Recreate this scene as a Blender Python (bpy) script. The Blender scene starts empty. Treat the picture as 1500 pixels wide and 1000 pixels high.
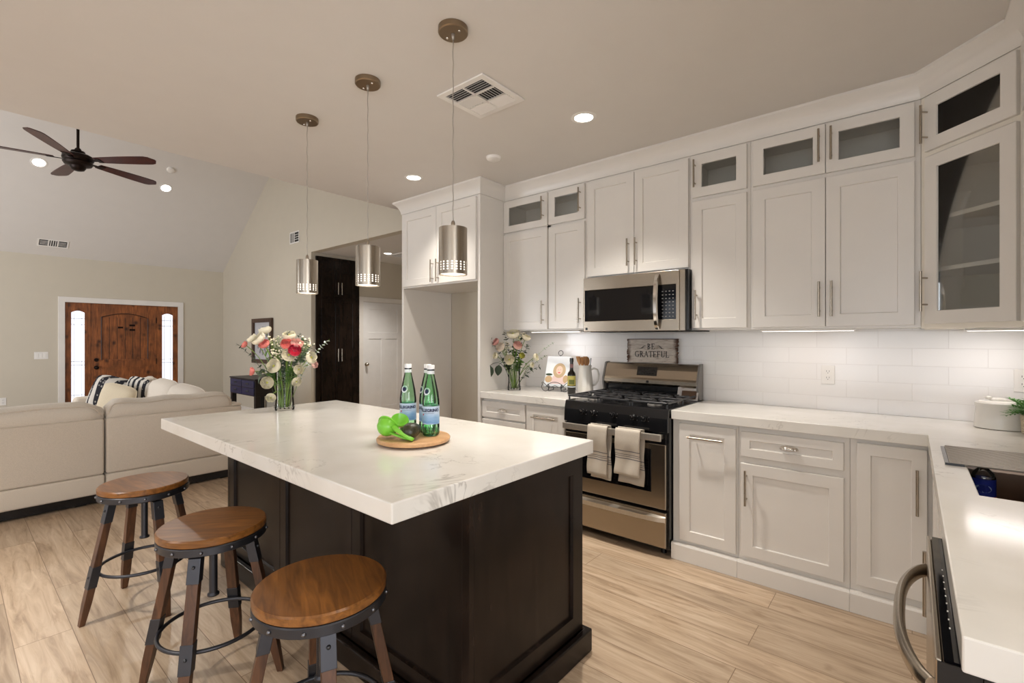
import bpy, bmesh, math, random
from mathutils import Vector, Matrix, Euler
PI = math.pi
R = math.radians
SC = bpy.context.scene
COL = SC.collection

# ---------------------------------------------------------------- camera
cam_d = bpy.data.cameras.new('camera')
cam_d.sensor_width = 36.0
cam_d.lens = 697.0 / 1500.0 * 36.0
cam_d.shift_y = -0.002
cam_d.clip_start = 0.05
cam = bpy.data.objects.new('camera', cam_d)
COL.objects.link(cam)
cam.location = (0, 0, 1.35)
cam.rotation_euler = (R(90), 0, R(40.06))
SC.camera = cam

# ---------------------------------------------------------------- view, world
SC.view_settings.view_transform = 'Standard'
SC.view_settings.look = 'None'
SC.view_settings.gamma = 1.0
SC.view_settings.use_curve_mapping = False
SC.view_settings.exposure = 0.14
W = bpy.data.worlds.new('world')
SC.world = W
W.use_nodes = True
wn = W.node_tree.nodes
bg = wn['Background']
sky = wn.new('ShaderNodeTexSky')
sky.sky_type = 'HOSEK_WILKIE'
sky.sun_direction = (0.3, -0.5, 0.8)
sky.turbidity = 4.0
W.node_tree.links.new(sky.outputs[0], bg.inputs[0])
bg.inputs[1].default_value = 0.4

def area_light(name, loc, rot, sx, sy, power, color=(1, 1, 1), parent=None):
    d = bpy.data.lights.new(name, 'AREA')
    d.shape = 'RECTANGLE'
    d.size, d.size_y = sx, sy
    d.energy = power
    d.color = color
    o = bpy.data.objects.new(name, d)
    COL.objects.link(o)
    o.location = loc
    o.rotation_euler = rot
    o.parent = parent
    return o

def spot(name, loc, power, color, parent=None, angle=104, blend=1.0, r=0.05):
    d = bpy.data.lights.new(name, 'SPOT')
    d.energy = power
    d.color = color
    d.spot_size = R(angle)
    d.spot_blend = blend
    d.shadow_soft_size = r
    o = bpy.data.objects.new(name, d)
    COL.objects.link(o)
    o.location = loc
    o.parent = parent
    return o

DAY = (0.90, 0.94, 1.0)
WARM = (1.0, 0.945, 0.87)
# dining window daylight; patio-side, rear and living-side areas are added fill, sources unseen
area_light('added_fill_patio_side', (-2.9, -3.30, 1.30), (R(112), 0, 0), 2.2, 1.9, 18, DAY)
area_light('added_fill_rear', (0.4, -3.30, 1.40), (R(106), 0, 0), 3.0, 1.7, 52, DAY)
area_light('daylight_dining_window', (3.40, -1.3, 1.40), (R(112), 0, R(90)), 2.6, 1.7, 132, DAY)
area_light('added_fill_living_side', (-7.0, -3.25, 1.40), (R(96), 0, R(30)), 3.6, 1.9, 160, DAY)
CAN_W = 190      # recessed lights
VAULT_W = 80
HALL_W = 170
PEND_W = 9
UNDER_W = 0.75

# ---------------------------------------------------------------- materials
def new_mat(name):
    m = bpy.data.materials.new(name)
    m.use_nodes = True
    nt = m.node_tree
    return m, nt, nt.nodes['Principled BSDF']

def rgb(h):
    def lin(c):
        c /= 255.0
        return c / 12.92 if c <= 0.04045 else ((c + 0.055) / 1.055) ** 2.4
    return tuple(lin(c) for c in h) + (1.0,)

def N(nt, t, **kw):
    n = nt.nodes.new(t)
    for k, v in kw.items():
        if k in ('inp',):
            for kk, vv in v.items():
                n.inputs[kk].default_value = vv
        else:
            setattr(n, k, v)
    return n

def coords(nt, scale=(1, 1, 1), rot=(0, 0, 0), kind='Object'):
    tc = N(nt, 'ShaderNodeTexCoord')
    mp = N(nt, 'ShaderNodeMapping')
    mp.inputs['Scale'].default_value = scale
    mp.inputs['Rotation'].default_value = rot
    nt.links.new(tc.outputs[kind], mp.inputs[0])
    return mp.outputs[0]

def ramp(nt, fac, stops):
    r = N(nt, 'ShaderNodeValToRGB')
    e = r.color_ramp.elements
    while len(e) < len(stops):
        e.new(0.5)
    for i, (p, c) in enumerate(stops):
        e[i].position = p
        e[i].color = c
    nt.links.new(fac, r.inputs[0])
    return r.outputs[0]

def bump(nt, bsdf, h, strength=0.2, dist=0.002):
    b = N(nt, 'ShaderNodeBump')
    b.inputs['Strength'].default_value = strength
    b.inputs['Distance'].default_value = dist
    nt.links.new(h, b.inputs['Height'])
    nt.links.new(b.outputs[0], bsdf.inputs['Normal'])

def noise(nt, vec, scale=5, detail=4, rough=0.5, dist=0.0):
    n = N(nt, 'ShaderNodeTexNoise')
    n.inputs['Scale'].default_value = scale
    n.inputs['Detail'].default_value = detail
    n.inputs['Roughness'].default_value = rough
    n.inputs['Distortion'].default_value = dist
    if vec is not None:
        nt.links.new(vec, n.inputs['Vector'])
    return n.outputs['Fac']

def mixc(nt, fac, a, b, blend='MIX'):
    m = N(nt, 'ShaderNodeMix', data_type='RGBA', blend_type=blend)
    for sock, v in ((m.inputs[0], fac), (m.inputs[6], a), (m.inputs[7], b)):
        if isinstance(v, (float, int, tuple)):
            sock.default_value = v
        else:
            nt.links.new(v, sock)
    return m.outputs[2]

def paint(name, c, rough=0.5, tex=0.0, spec=0.5, var=0.03):
    m, nt, b = new_mat(name)
    v = coords(nt)
    n = noise(nt, v, 6, 3)
    lo = tuple(x * (1 - var) for x in c[:3]) + (1,)
    hi = tuple(min(1, x * (1 + var)) for x in c[:3]) + (1,)
    nt.links.new(ramp(nt, n, [(0.3, lo), (0.7, hi)]), b.inputs['Base Color'])
    b.inputs['Roughness'].default_value = rough
    b.inputs['Specular IOR Level'].default_value = spec
    if tex:
        bump(nt, b, noise(nt, v, 180, 2), tex, 0.001)
    return m

def metal(name, c, rough=0.3, stretch=(1, 1, 60), b_str=0.05, metallic=1.0):
    m, nt, b = new_mat(name)
    v = coords(nt, stretch)
    n = noise(nt, v, 8, 4)
    lo = tuple(x * 0.9 for x in c[:3]) + (1,)
    nt.links.new(ramp(nt, n, [(0.3, lo), (0.7, c)]), b.inputs['Base Color'])
    b.inputs['Metallic'].default_value = metallic
    b.inputs['Roughness'].default_value = rough
    bump(nt, b, n, b_str, 0.001)
    return m

def wood(name, dark, light, axis=0, scale=3.0, stretch=9.0, rough=0.45, blotch=0.35, knots=False, coat=0.0):
    m, nt, b = new_mat(name)
    s = [stretch] * 3
    s[axis] = 1.0
    v = coords(nt, tuple(s))
    g = noise(nt, v, scale, 6, 0.6, 0.8)
    base = ramp(nt, g, [(0.25, dark), (0.75, light)])
    v2 = coords(nt)
    bl = noise(nt, v2, 4.5, 3, 0.5)
    dk = tuple(x * (1 - blotch) for x in (1, 1, 1)) + (1,)
    bl_c = ramp(nt, bl, [(0.3, dk), (0.65, (1, 1, 1, 1))])
    out = mixc(nt, 1.0, base, bl_c, 'MULTIPLY')
    if knots:
        vo = N(nt, 'ShaderNodeTexVoronoi')
        vo.inputs['Scale'].default_value = 6.5
        nt.links.new(coords(nt, (1.0, 1.0, 0.8)), vo.inputs['Vector'])
        kc = ramp(nt, vo.outputs['Distance'], [(0.06, (0.06, 0.04, 0.03, 1)), (0.26, (1, 1, 1, 1))])
        out = mixc(nt, 0.85, out, kc, 'MULTIPLY')
    nt.links.new(out, b.inputs['Base Color'])
    b.inputs['Roughness'].default_value = rough
    b.inputs['Coat Weight'].default_value = coat
    bump(nt, b, g, 0.12, 0.001)
    return m

def emission(name, c, s):
    m, nt, b = new_mat(name)
    b.inputs['Base Color'].default_value = c
    b.inputs['Emission Color'].default_value = c
    b.inputs['Emission Strength'].default_value = s
    return m

def clear_glass(name, tint=(1, 1, 1, 1), gloss=0.12, rough=0.02, ior=1.45):
    m = bpy.data.materials.new(name)
    m.use_nodes = True
    nt = m.node_tree
    nt.nodes.clear()
    o = N(nt, 'ShaderNodeOutputMaterial')
    t = N(nt, 'ShaderNodeBsdfTransparent')
    t.inputs[0].default_value = tint
    g = N(nt, 'ShaderNodeBsdfGlossy')
    g.inputs['Roughness'].default_value = rough
    fr = N(nt, 'ShaderNodeFresnel')
    fr.inputs[0].default_value = ior
    ad = N(nt, 'ShaderNodeMath', operation='ADD', use_clamp=True)
    ad.inputs[1].default_value = gloss
    nt.links.new(fr.outputs[0], ad.inputs[0])
    mx = N(nt, 'ShaderNodeMixShader')
    nt.links.new(ad.outputs[0], mx.inputs[0])
    nt.links.new(t.outputs[0], mx.inputs[1])
    nt.links.new(g.outputs[0], mx.inputs[2])
    nt.links.new(mx.outputs[0], o.inputs[0])
    return m

def floor_mat():
    m, nt, b = new_mat('oak_planks')
    v = coords(nt)
    br = N(nt, 'ShaderNodeTexBrick')
    br.offset = 0.37
    br.offset_frequency = 2
    for k, val in (('Scale', 1.0), ('Mortar Size', 0.0016), ('Mortar Smooth', 0.2), ('Bias', 0.0), ('Brick Width', 1.5), ('Row Height', 0.19)):
        br.inputs[k].default_value = val
    br.inputs['Color1'].default_value = (0, 0, 0, 1)
    br.inputs['Color2'].default_value = (1, 1, 1, 1)
    br.inputs['Mortar'].default_value = (0.5, 0.5, 0.5, 1)
    nt.links.new(v, br.inputs['Vector'])
    # per plank shift of the grain
    sh = N(nt, 'ShaderNodeVectorMath', operation='MULTIPLY')
    sh.inputs[1].default_value = (7.3, 13.1, 3.0)
    nt.links.new(br.outputs['Color'], sh.inputs[0])
    mp = N(nt, 'ShaderNodeMapping')
    mp.inputs['Scale'].default_value = (0.9, 9.0, 1.0)
    nt.links.new(v, mp.inputs[0])
    ad = N(nt, 'ShaderNodeVectorMath', operation='ADD')
    nt.links.new(mp.outputs[0], ad.inputs[0])
    nt.links.new(sh.outputs[0], ad.inputs[1])
    g = noise(nt, ad.outputs[0], 2.6, 7, 0.62, 0.9)
    base = ramp(nt, g, [(0.28, rgb((146, 123, 100))), (0.48, rgb((184, 161, 136))), (0.72, rgb((208, 188, 165)))])
    tone = ramp(nt, br.outputs['Color'], [(0.0, (0.84, 0.83, 0.81, 1)), (1.0, (1.06, 1.04, 1.01, 1))])
    c = mixc(nt, 1.0, base, tone, 'MULTIPLY')
    # knots and darker cathedral streaks
    mp2 = N(nt, 'ShaderNodeMapping')
    mp2.inputs['Scale'].default_value = (1.3, 5.0, 1.0)
    nt.links.new(v, mp2.inputs[0])
    kn = noise(nt, mp2.outputs[0], 2.3, 4, 0.6, 0.4)
    kc = ramp(nt, kn, [(0.28, (0.62, 0.54, 0.46, 1)), (0.40, (1, 1, 1, 1))])
    c = mixc(nt, 0.8, c, kc, 'MULTIPLY')
    c = mixc(nt, br.outputs['Fac'], c, rgb((120, 96, 72)))
    nt.links.new(c, b.inputs['Base Color'])
    rr = ramp(nt, g, [(0.2, (0.36, 0.36, 0.36, 1)), (0.8, (0.26, 0.26, 0.26, 1))])
    nt.links.new(rr, b.inputs['Roughness'])
    bump(nt, b, g, 0.06, 0.002)
    return m

def tile_mat():
    m, nt, b = new_mat('white_subway_tile')
    v = coords(nt, (1, 1, 1), (R(90), 0, 0))
    br = N(nt, 'ShaderNodeTexBrick')
    br.offset = 0.5
    for k, val in (('Scale', 1.0), ('Mortar Size', 0.0016), ('Mortar Smooth', 0.6), ('Brick Width', 0.305), ('Row Height', 0.1)):
        br.inputs[k].default_value = val
    br.inputs['Color1'].default_value = rgb((236, 233, 230))
    br.inputs['Color2'].default_value = rgb((232, 229, 226))
    br.inputs['Mortar'].default_value = rgb((222, 218, 214))
    nt.links.new(v, br.inputs['Vector'])
    nt.links.new(br.outputs['Color'], b.inputs['Base Color'])
    b.inputs['Roughness'].default_value = 0.12
    inv = N(nt, 'ShaderNodeMath', operation='SUBTRACT')
    inv.inputs[0].default_value = 1.0
    nt.links.new(br.outputs['Fac'], inv.inputs[1])
    bump(nt, b, inv.outputs[0], 0.5, 0.001)
    return m

def quartz_mat():
    m, nt, b = new_mat('white_quartz')
    v = coords(nt)
    w1 = noise(nt, v, 2.2, 5, 0.6, 1.6)
    # thin veins where the noise crosses its middle value
    d = N(nt, 'ShaderNodeMath', operation='SUBTRACT')
    d.inputs[1].default_value = 0.5
    nt.links.new(w1, d.inputs[0])
    a = N(nt, 'ShaderNodeMath', operation='ABSOLUTE')
    nt.links.new(d.outputs[0], a.inputs[0])
    vein = ramp(nt, a.outputs[0], [(0.0, (1, 1, 1, 1)), (0.012, (0, 0, 0, 1))])
    msk = ramp(nt, noise(nt, v, 3.1, 2), [(0.50, (0, 0, 0, 1)), (0.66, (1, 1, 1, 1))])
    vm = mixc(nt, 1.0, vein, msk, 'MULTIPLY')
    cloud = ramp(nt, noise(nt, v, 5, 4), [(0.3, rgb((226, 221, 212))), (0.7, rgb((235, 231, 224)))])
    vf = N(nt, 'ShaderNodeMath', operation='MULTIPLY')
    vf.inputs[1].default_value = 0.55
    nt.links.new(vm, vf.inputs[0])
    nt.links.new(mixc(nt, vf.outputs[0], cloud, rgb((150, 142, 132))), b.inputs['Base Color'])
    b.inputs['Roughness'].default_value = 0.14
    return m

def fabric(name, c, scale=500, rough=0.9, var=0.08):
    m, nt, b = new_mat(name)
    v = coords(nt)
    n = noise(nt, v, scale, 2)
    lo = tuple(x * (1 - var) for x in c[:3]) + (1,)
    hi = tuple(min(1, x * (1 + var)) for x in c[:3]) + (1,)
    nt.links.new(ramp(nt, n, [(0.35, lo), (0.65, hi)]), b.inputs['Base Color'])
    b.inputs['Roughness'].default_value = rough
    b.inputs['Specular IOR Level'].default_value = 0.2
    b.inputs['Sheen Weight'].default_value = 0.15
    bump(nt, b, n, 0.3, 0.001)
    return m

def towel_mat():
    m, nt, b = new_mat('striped_towel_cloth')
    tc = N(nt, 'ShaderNodeTexCoord')
    sx = N(nt, 'ShaderNodeSeparateXYZ')
    nt.links.new(tc.outputs['UV'], sx.inputs[0])
    K, T = (0.16, 0.15, 0.16, 1), rgb((198, 188, 174))
    def const_ramp(stops):
        r = N(nt, 'ShaderNodeValToRGB')
        r.color_ramp.interpolation = 'CONSTANT'
        e = r.color_ramp.elements
        while len(e) < len(stops):
            e.new(0.5)
        for i, (p, c) in enumerate(stops):
            e[i].position = p
            e[i].color = c
        nt.links.new(sx.outputs[1], r.inputs[0])
        return r.outputs[0]
    # v = metres above the hem, scaled so that 0.5 m is 1
    c = const_ramp([(0, T), (0.20, K), (0.212, T), (0.232, K), (0.242, T), (0.255, K), (0.265, T), (0.300, K), (0.312, T)])
    n = noise(nt, coords(nt), 420, 2)
    c2 = mixc(nt, 1.0, c, ramp(nt, n, [(0.3, (0.86, 0.86, 0.86, 1)), (0.7, (1.04, 1.04, 1.04, 1))]), 'MULTIPLY')
    nt.links.new(c2, b.inputs['Base Color'])
    b.inputs['Roughness'].default_value = 0.95
    bump(nt, b, n, 0.5, 0.002)
    return m

def pillow_pattern():
    m, nt, b = new_mat('black_and_cream_weave')
    v = coords(nt, (1, 1, 1))
    w = N(nt, 'ShaderNodeTexWave', wave_type='BANDS', bands_direction='X')
    w.inputs['Scale'].default_value = 4.4
    w.inputs['Distortion'].default_value = 0.4
    w.inputs['Detail'].default_value = 1
    nt.links.new(v, w.inputs['Vector'])
    band = ramp(nt, w.outputs['Fac'], [(0.44, (0, 0, 0, 1)), (0.5, (1, 1, 1, 1))])
    br = N(nt, 'ShaderNodeTexVoronoi')
    br.inputs['Scale'].default_value = 30
    nt.links.new(coords(nt, (1.2, 1.2, 0.8)), br.inputs['Vector'])
    dots = ramp(nt, br.outputs['Distance'], [(0.28, (1, 1, 1, 1)), (0.34, (0, 0, 0, 1))])
    dk = mixc(nt, dots, rgb((30, 30, 38)), rgb((150, 146, 140)))
    c = mixc(nt, band, dk, rgb((206, 200, 190)))
    nt.links.new(c, b.inputs['Base Color'])
    b.inputs['Roughness'].default_value = 0.9
    return m

M = {}
M['wall'] = paint('greige_wall_paint', rgb((200, 191, 174)), 0.7, 0.04, 0.5, 0.01)
M['ceil'] = paint('ceiling_paint', rgb((216, 211, 205)), 0.75, 0.04, 0.5, 0.01)
M['trim'] = paint('white_trim_paint', rgb((226, 221, 214)), 0.4)
M['cab'] = paint('white_cabinet_lacquer', rgb((226, 221, 214)), 0.28, 0, 0.5, 0.012)
M['cab_in'] = paint('cabinet_interior', rgb((236, 229, 216)), 0.5)
M['floor'] = floor_mat()
M['tile'] = tile_mat()
M['quartz'] = quartz_mat()
M['steel'] = metal('brushed_stainless_steel', rgb((172, 160, 144)), 0.27, (1, 1, 60))
M['nickel'] = metal('brushed_nickel', rgb((176, 166, 152)), 0.27, (40, 40, 1), 0.0)
M['bronze_nickel'] = metal('aged_nickel', rgb((150, 132, 110)), 0.32, (1, 1, 1), 0.02)
M['chrome'] = metal('polished_metal', rgb((220, 215, 208)), 0.12, (1, 1, 1), 0.0)
M['espresso'] = wood('espresso_stained_wood', rgb((16, 11, 8)), rgb((45, 33, 26)), 2, 3.0, 7.0, 0.27, 0.6)
M['espresso'].node_tree.nodes['Principled BSDF'].inputs['Specular IOR Level'].default_value = 0.22
M['seat'] = wood('walnut_seat_wood', rgb((92, 54, 22)), rgb((166, 108, 50)), 0, 4.0, 10.0, 0.33, 0.3)
M['legwood'] = wood('aged_brown_leg_wood', rgb((56, 32, 18)), rgb((116, 76, 48)), 2, 5.0, 8.0, 0.45, 0.35)
M['iron'] = metal('dark_iron', rgb((74, 74, 78)), 0.42, (1, 1, 1), 0.05, 0.85)
M['rivet'] = metal('rivet_steel', rgb((120, 120, 124)), 0.35, (1, 1, 1), 0.02)
M['black'] = paint('black_enamel', (0.006, 0.006, 0.007, 1), 0.16)
M['blackglass'] = paint('black_glass', (0.004, 0.004, 0.005, 1), 0.05)
M['castiron'] = paint('cast_iron', (0.022, 0.022, 0.024, 1), 0.34, 0.1)
M['grey'] = paint('grey_plastic', rgb((120, 116, 112)), 0.4)
M['whiteplastic'] = paint('white_plastic', rgb((230, 226, 220)), 0.35)
M['ventdark'] = paint('dark_duct', (0.03, 0.028, 0.026, 1), 0.8)
M['glass'] = clear_glass('clear_glass', (0.95, 0.955, 0.94, 1), 0.01)
M['frosted'] = emission('frosted_daylight_glass', (0.86, 0.90, 1.0, 1), 0.9)
M['lamp'] = emission('lamp_diffuser', (1.0, 0.95, 0.86, 1), 6.0)
M['lamp_soft'] = emission('pendant_diffuser', (1.0, 0.94, 0.85, 1), 1.3)
M['led'] = emission('led_strip', (1.0, 0.93, 0.88, 1), 2.5)
M['sofa'] = fabric('cream_sofa_fabric', rgb((208, 196, 180)), 350)
M['cushion'] = fabric('cream_cushion_fabric', rgb((214, 204, 190)), 350)
M['beige'] = fabric('beige_pillow_fabric', rgb((210, 196, 170)), 350)
M['pattern'] = pillow_pattern()
M['towel'] = towel_mat()
M['knotty'] = wood('knotty_alder', rgb((92, 46, 20)), rgb((178, 106, 54)), 2, 4.0, 9.0, 0.42, 0.5, True)
M['fanwood'] = wood('dark_cherry_blade', rgb((46, 14, 10)), rgb((84, 30, 20)), 0, 5.0, 10.0, 0.35, 0.3)
M['fanmetal'] = metal('oil_rubbed_bronze', rgb((34, 24, 20)), 0.4, (1, 1, 1), 0.03, 0.8)
M['navy'] = wood('navy_lacquered_wood', rgb((20, 24, 52)), rgb((44, 50, 96)), 0, 3.0, 6.0, 0.35, 0.3)
M['darkwood'] = wood('black_brown_wood', rgb((14, 11, 12)), rgb((34, 27, 26)), 2, 3.0, 6.0, 0.4, 0.3)
M['doorwhite'] = paint('white_door_paint', rgb((228, 226, 224)), 0.35)
M['board'] = wood('maple_board', rgb((186, 134, 86)), rgb((222, 178, 130)), 0, 3.0, 9.0, 0.45, 0.15)
# ---------------------------------------------------------------- geometry helpers
class MB:
    """collects shapes in one bmesh; build() links them as one object"""
    def __init__(s):
        s.bm = bmesh.new()
        s.uv = None

    def face(s, pts):
        try:
            return s.bm.faces.new([s.bm.verts.new(p) for p in pts])
        except ValueError:
            return None

    def box(s, x0, x1, y0, y1, z0, z1, mat=None, bev=0.0, seg=2):
        r = bmesh.ops.create_cube(s.bm, size=1.0)
        T = Matrix.Translation(((x0 + x1) / 2, (y0 + y1) / 2, (z0 + z1) / 2)) @ Matrix.Diagonal((abs(x1 - x0), abs(y1 - y0), abs(z1 - z0), 1))
        if mat is not None:
            T = mat @ T
        bmesh.ops.transform(s.bm, matrix=T, verts=r['verts'])
        if bev:
            ed = list({e for v in r['verts'] for e in v.link_edges})
            bmesh.ops.bevel(s.bm, geom=ed, offset=bev, segments=seg, affect='EDGES', profile=0.5)
        return s

    def cone(s, p0, p1, r0, r1=None, n=16, caps=True):
        r1 = r0 if r1 is None else r1
        p0, p1 = Vector(p0), Vector(p1)
        d = p1 - p0
        q = d.to_track_quat('Z', 'Y').to_matrix().to_4x4()
        T = Matrix.Translation((p0 + p1) / 2) @ q
        bmesh.ops.create_cone(s.bm, cap_ends=caps, cap_tris=False, segments=n, radius1=r0, radius2=r1, depth=d.length, matrix=T)
        return s

    def sphere(s, c, r, sc=(1, 1, 1), n=14, mat=None):
        T = Matrix.Translation(c) @ Matrix.Diagonal((sc[0], sc[1], sc[2], 1))
        if mat is not None:
            T = mat @ T
        bmesh.ops.create_uvsphere(s.bm, u_segments=n, v_segments=max(6, n // 2 + 2), radius=r, matrix=T)
        return s

    def lathe(s, prof, n=32, c=(0, 0, 0), cap0=True, cap1=True, mat=None, a0=0.0, a1=2 * PI):
        """prof: list of (r, z)"""
        full = abs(a1 - a0 - 2 * PI) < 1e-6
        cnt = n if full else n + 1
        rings = []
        for r, z in prof:
            ring = []
            for k in range(cnt):
                t = a0 + (a1 - a0) * k / n
                p = Vector((c[0] + r * math.cos(t), c[1] + r * math.sin(t), c[2] + z))
                if mat is not None:
                    p = mat @ p
                ring.append(s.bm.verts.new(p))
            rings.append(ring)
        for a, b in zip(rings[:-1], rings[1:]):
            for k in range(n):
                k2 = (k + 1) % cnt
                s.bm.faces.new((a[k], a[k2], b[k2], b[k]))
        if full:
            if cap0 and prof[0][0] > 1e-6:
                s.bm.faces.new(list(reversed(rings[0])))
            if cap1 and prof[-1][0] > 1e-6:
                s.bm.faces.new(rings[-1])
        return s

    def tube(s, pts, r, n=8, closed=False):
        """swept round tube; r a number or a list"""
        pts = [Vector(p) for p in pts]
        m = len(pts)
        rs = r if isinstance(r, (list, tuple)) else [r] * m
        rings = []
        up = None
        for i, p in enumerate(pts):
            a = pts[(i - 1) % m] if (closed or i > 0) else p
            b = pts[(i + 1) % m] if (closed or i < m - 1) else p
            t = (b - a).normalized()
            if up is None:
                up = Vector((0, 0, 1)) if abs(t.z) < 0.9 else Vector((1, 0, 0))
            x = t.cross(up)
            if x.length < 1e-5:
                x = t.cross(Vector((0, 1, 0)))
            x.normalize()
            y = x.cross(t).normalized()
            up = y
            rings.append([s.bm.verts.new(p + (x * math.cos(2 * PI * k / n) + y * math.sin(2 * PI * k / n)) * rs[i]) for k in range(n)])
        prs = list(zip(rings[:-1], rings[1:]))
        if closed:
            prs.append((rings[-1], rings[0]))
        for a, b in prs:
            for k in range(n):
                s.bm.faces.new((a[k], a[(k + 1) % n], b[(k + 1) % n], b[k]))
        if not closed:
            s.bm.faces.new(list(reversed(rings[0])))
            s.bm.faces.new(rings[-1])
        return s

    def loft(s, sections, cap=True, closed=True):
        """sections: lists of points with equal count"""
        rings = [[s.bm.verts.new(p) for p in sec] for sec in sections]
        n = len(rings[0])
        for a, b in zip(rings[:-1], rings[1:]):
            for k in range(n if closed else n - 1):
                s.bm.faces.new((a[k], a[(k + 1) % n], b[(k + 1) % n], b[k]))
        if cap and closed:
            s.bm.faces.new(list(reversed(rings[0])))
            s.bm.faces.new(rings[-1])
        return s

    def slab(s, us, vs, mask, w0, w1, fn):
        """welded slab on a grid; mask(i, j) says which cells are solid; fn(u, v, w) -> point"""
        V = {}
        def vert(i, j, k):
            if (i, j, k) not in V:
                V[(i, j, k)] = s.bm.verts.new(fn(us[i], vs[j], (w0, w1)[k]))
            return V[(i, j, k)]
        nu, nv = len(us) - 1, len(vs) - 1
        on = lambda i, j: 0 <= i < nu and 0 <= j < nv and mask(i, j)
        for i in range(nu):
            for j in range(nv):
                if not on(i, j):
                    continue
                s.bm.faces.new([vert(i, j, 1), vert(i + 1, j, 1), vert(i + 1, j + 1, 1), vert(i, j + 1, 1)])
                s.bm.faces.new([vert(i, j, 0), vert(i, j + 1, 0), vert(i + 1, j + 1, 0), vert(i + 1, j, 0)])
                for (di, dj, a, b) in ((-1, 0, (i, j + 1), (i, j)), (1, 0, (i + 1, j), (i + 1, j + 1)), (0, -1, (i, j), (i + 1, j)), (0, 1, (i + 1, j + 1), (i, j + 1))):
                    if not on(i + di, j + dj):
                        s.bm.faces.new([vert(*a, 0), vert(*b, 0), vert(*b, 1), vert(*a, 1)])
        return s

    def build(s, name, mat, parent=None, smooth=False, bevel=0.0, seg=2, sub=0, loc=None, kind=None, solid=0.0):
        bmesh.ops.recalc_face_normals(s.bm, faces=s.bm.faces)
        me = bpy.data.meshes.new(name)
        s.bm.to_mesh(me)
        s.bm.free()
        o = bpy.data.objects.new(name, me)
        COL.objects.link(o)
        me.materials.append(M[mat] if isinstance(mat, str) else mat)
        if smooth:
            me.polygons.foreach_set('use_smooth', [True] * len(me.polygons))
            if smooth != 'all':
                me.set_sharp_from_angle(angle=R(38))
        if solid:
            md = o.modifiers.new('thickness', 'SOLIDIFY')
            md.thickness = solid
            md.offset = 0
        if bevel:
            md = o.modifiers.new('bevel', 'BEVEL')
            md.width = bevel
            md.segments = seg
            md.limit_method = 'ANGLE'
            md.angle_limit = R(40)
            md.harden_normals = False
        if sub:
            md = o.modifiers.new('subdivision', 'SUBSURF')
            md.levels = sub
            md.render_levels = sub
        if parent is not None:
            o.parent = parent
        if loc is not None:
            o.location = loc
        if kind:
            o['kind'] = kind
        return o

def box(name, mat, parent, x0, x1, y0, y1, z0, z1, bevel=0.0, **kw):
    return MB().box(x0, x1, y0, y1, z0, z1).build(name, mat, parent, bevel=bevel, **kw)

def tag(o, label, cat, group=None):
    o['label'] = label
    o['category'] = cat
    if group:
        o['group'] = group
    return o

def thing(name, label, cat, loc=(0, 0, 0), rz=0.0, group=None):
    o = bpy.data.objects.new(name, None)
    o.empty_display_size = 0.05
    COL.objects.link(o)
    o.location = loc
    o.rotation_euler = (0, 0, rz)
    return tag(o, label, cat, group)

def kids(o):
    return [c for c in COL.objects if c.parent == o]

def copy_tree(o, parent=None):
    c = o.copy()
    COL.objects.link(c)
    c.parent = parent
    for ch in kids(o):
        copy_tree(ch, c)
    return c

def dup(o, loc, rz, label, group=None):
    c = copy_tree(o)
    c.location = loc
    c.rotation_euler = (0, 0, rz)
    c['label'] = label
    if group:
        c['group'] = group
    return c

def struct(o):
    o['kind'] = 'structure'
    return o

def text_mesh(body, size, align='CENTER', spacing=1.0, bold=0.0):
    """mesh of a line of lettering in the xy plane"""
    cu = bpy.data.curves.new('lettering', 'FONT')
    cu.body = body
    cu.size = size
    cu.align_x = align
    cu.align_y = 'CENTER'
    cu.space_character = spacing
    cu.resolution_u = 2
    cu.offset = bold
    o = bpy.data.objects.new('lettering', cu)
    COL.objects.link(o)
    bpy.context.view_layer.update()
    me = bpy.data.meshes.new_from_object(o.evaluated_get(bpy.context.evaluated_depsgraph_get()))
    bpy.data.objects.remove(o)
    bpy.data.curves.remove(cu)
    return me

def lettering(name, body, size, mat, parent, fn, spacing=1.0, cut=0.0, bold=0.0):
    """lettering placed with fn(x, y) -> point on the surface"""
    me = text_mesh(body, size, spacing=spacing, bold=bold)
    if cut:
        bm = bmesh.new()
        bm.from_mesh(me)
        bmesh.ops.triangulate(bm, faces=bm.faces)
        bmesh.ops.subdivide_edges(bm, edges=[e for e in bm.edges if e.calc_length() > cut], cuts=2)
        bm.to_mesh(me)
        bm.free()
    for v in me.vertices:
        v.co = Vector(fn(v.co.x, v.co.y))
    me.materials.clear()
    me.materials.append(M[mat])
    me.name = name
    o = bpy.data.objects.new(name, me)
    COL.objects.link(o)
    o.parent = parent
    return o

# ---------------------------------------------------------------- the room
YW, XR, ZC = 3.52, 0.70, 2.69       # back wall, right wall, ceiling
XE, XF = -4.07, -10.65              # edge of the flat ceiling, far wall with the front door
YL = 3.60                           # living room wall beside the hall
ZF = 2.70                           # top of the far wall, foot of the vault
XM, ZR = (XE + XF) / 2, ZF + 0.683 * (XE - XF) / 2
YS = -3.4

o = MB().box(-10.8, 3.6, -3.5, 6.2, -0.06, 0.0).build('floor', 'floor', kind='structure')
o = MB().box(XE, 3.6, YS, YW + 0.1, ZC, ZC + 0.08).build('ceiling', 'ceil', kind='structure')
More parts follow.
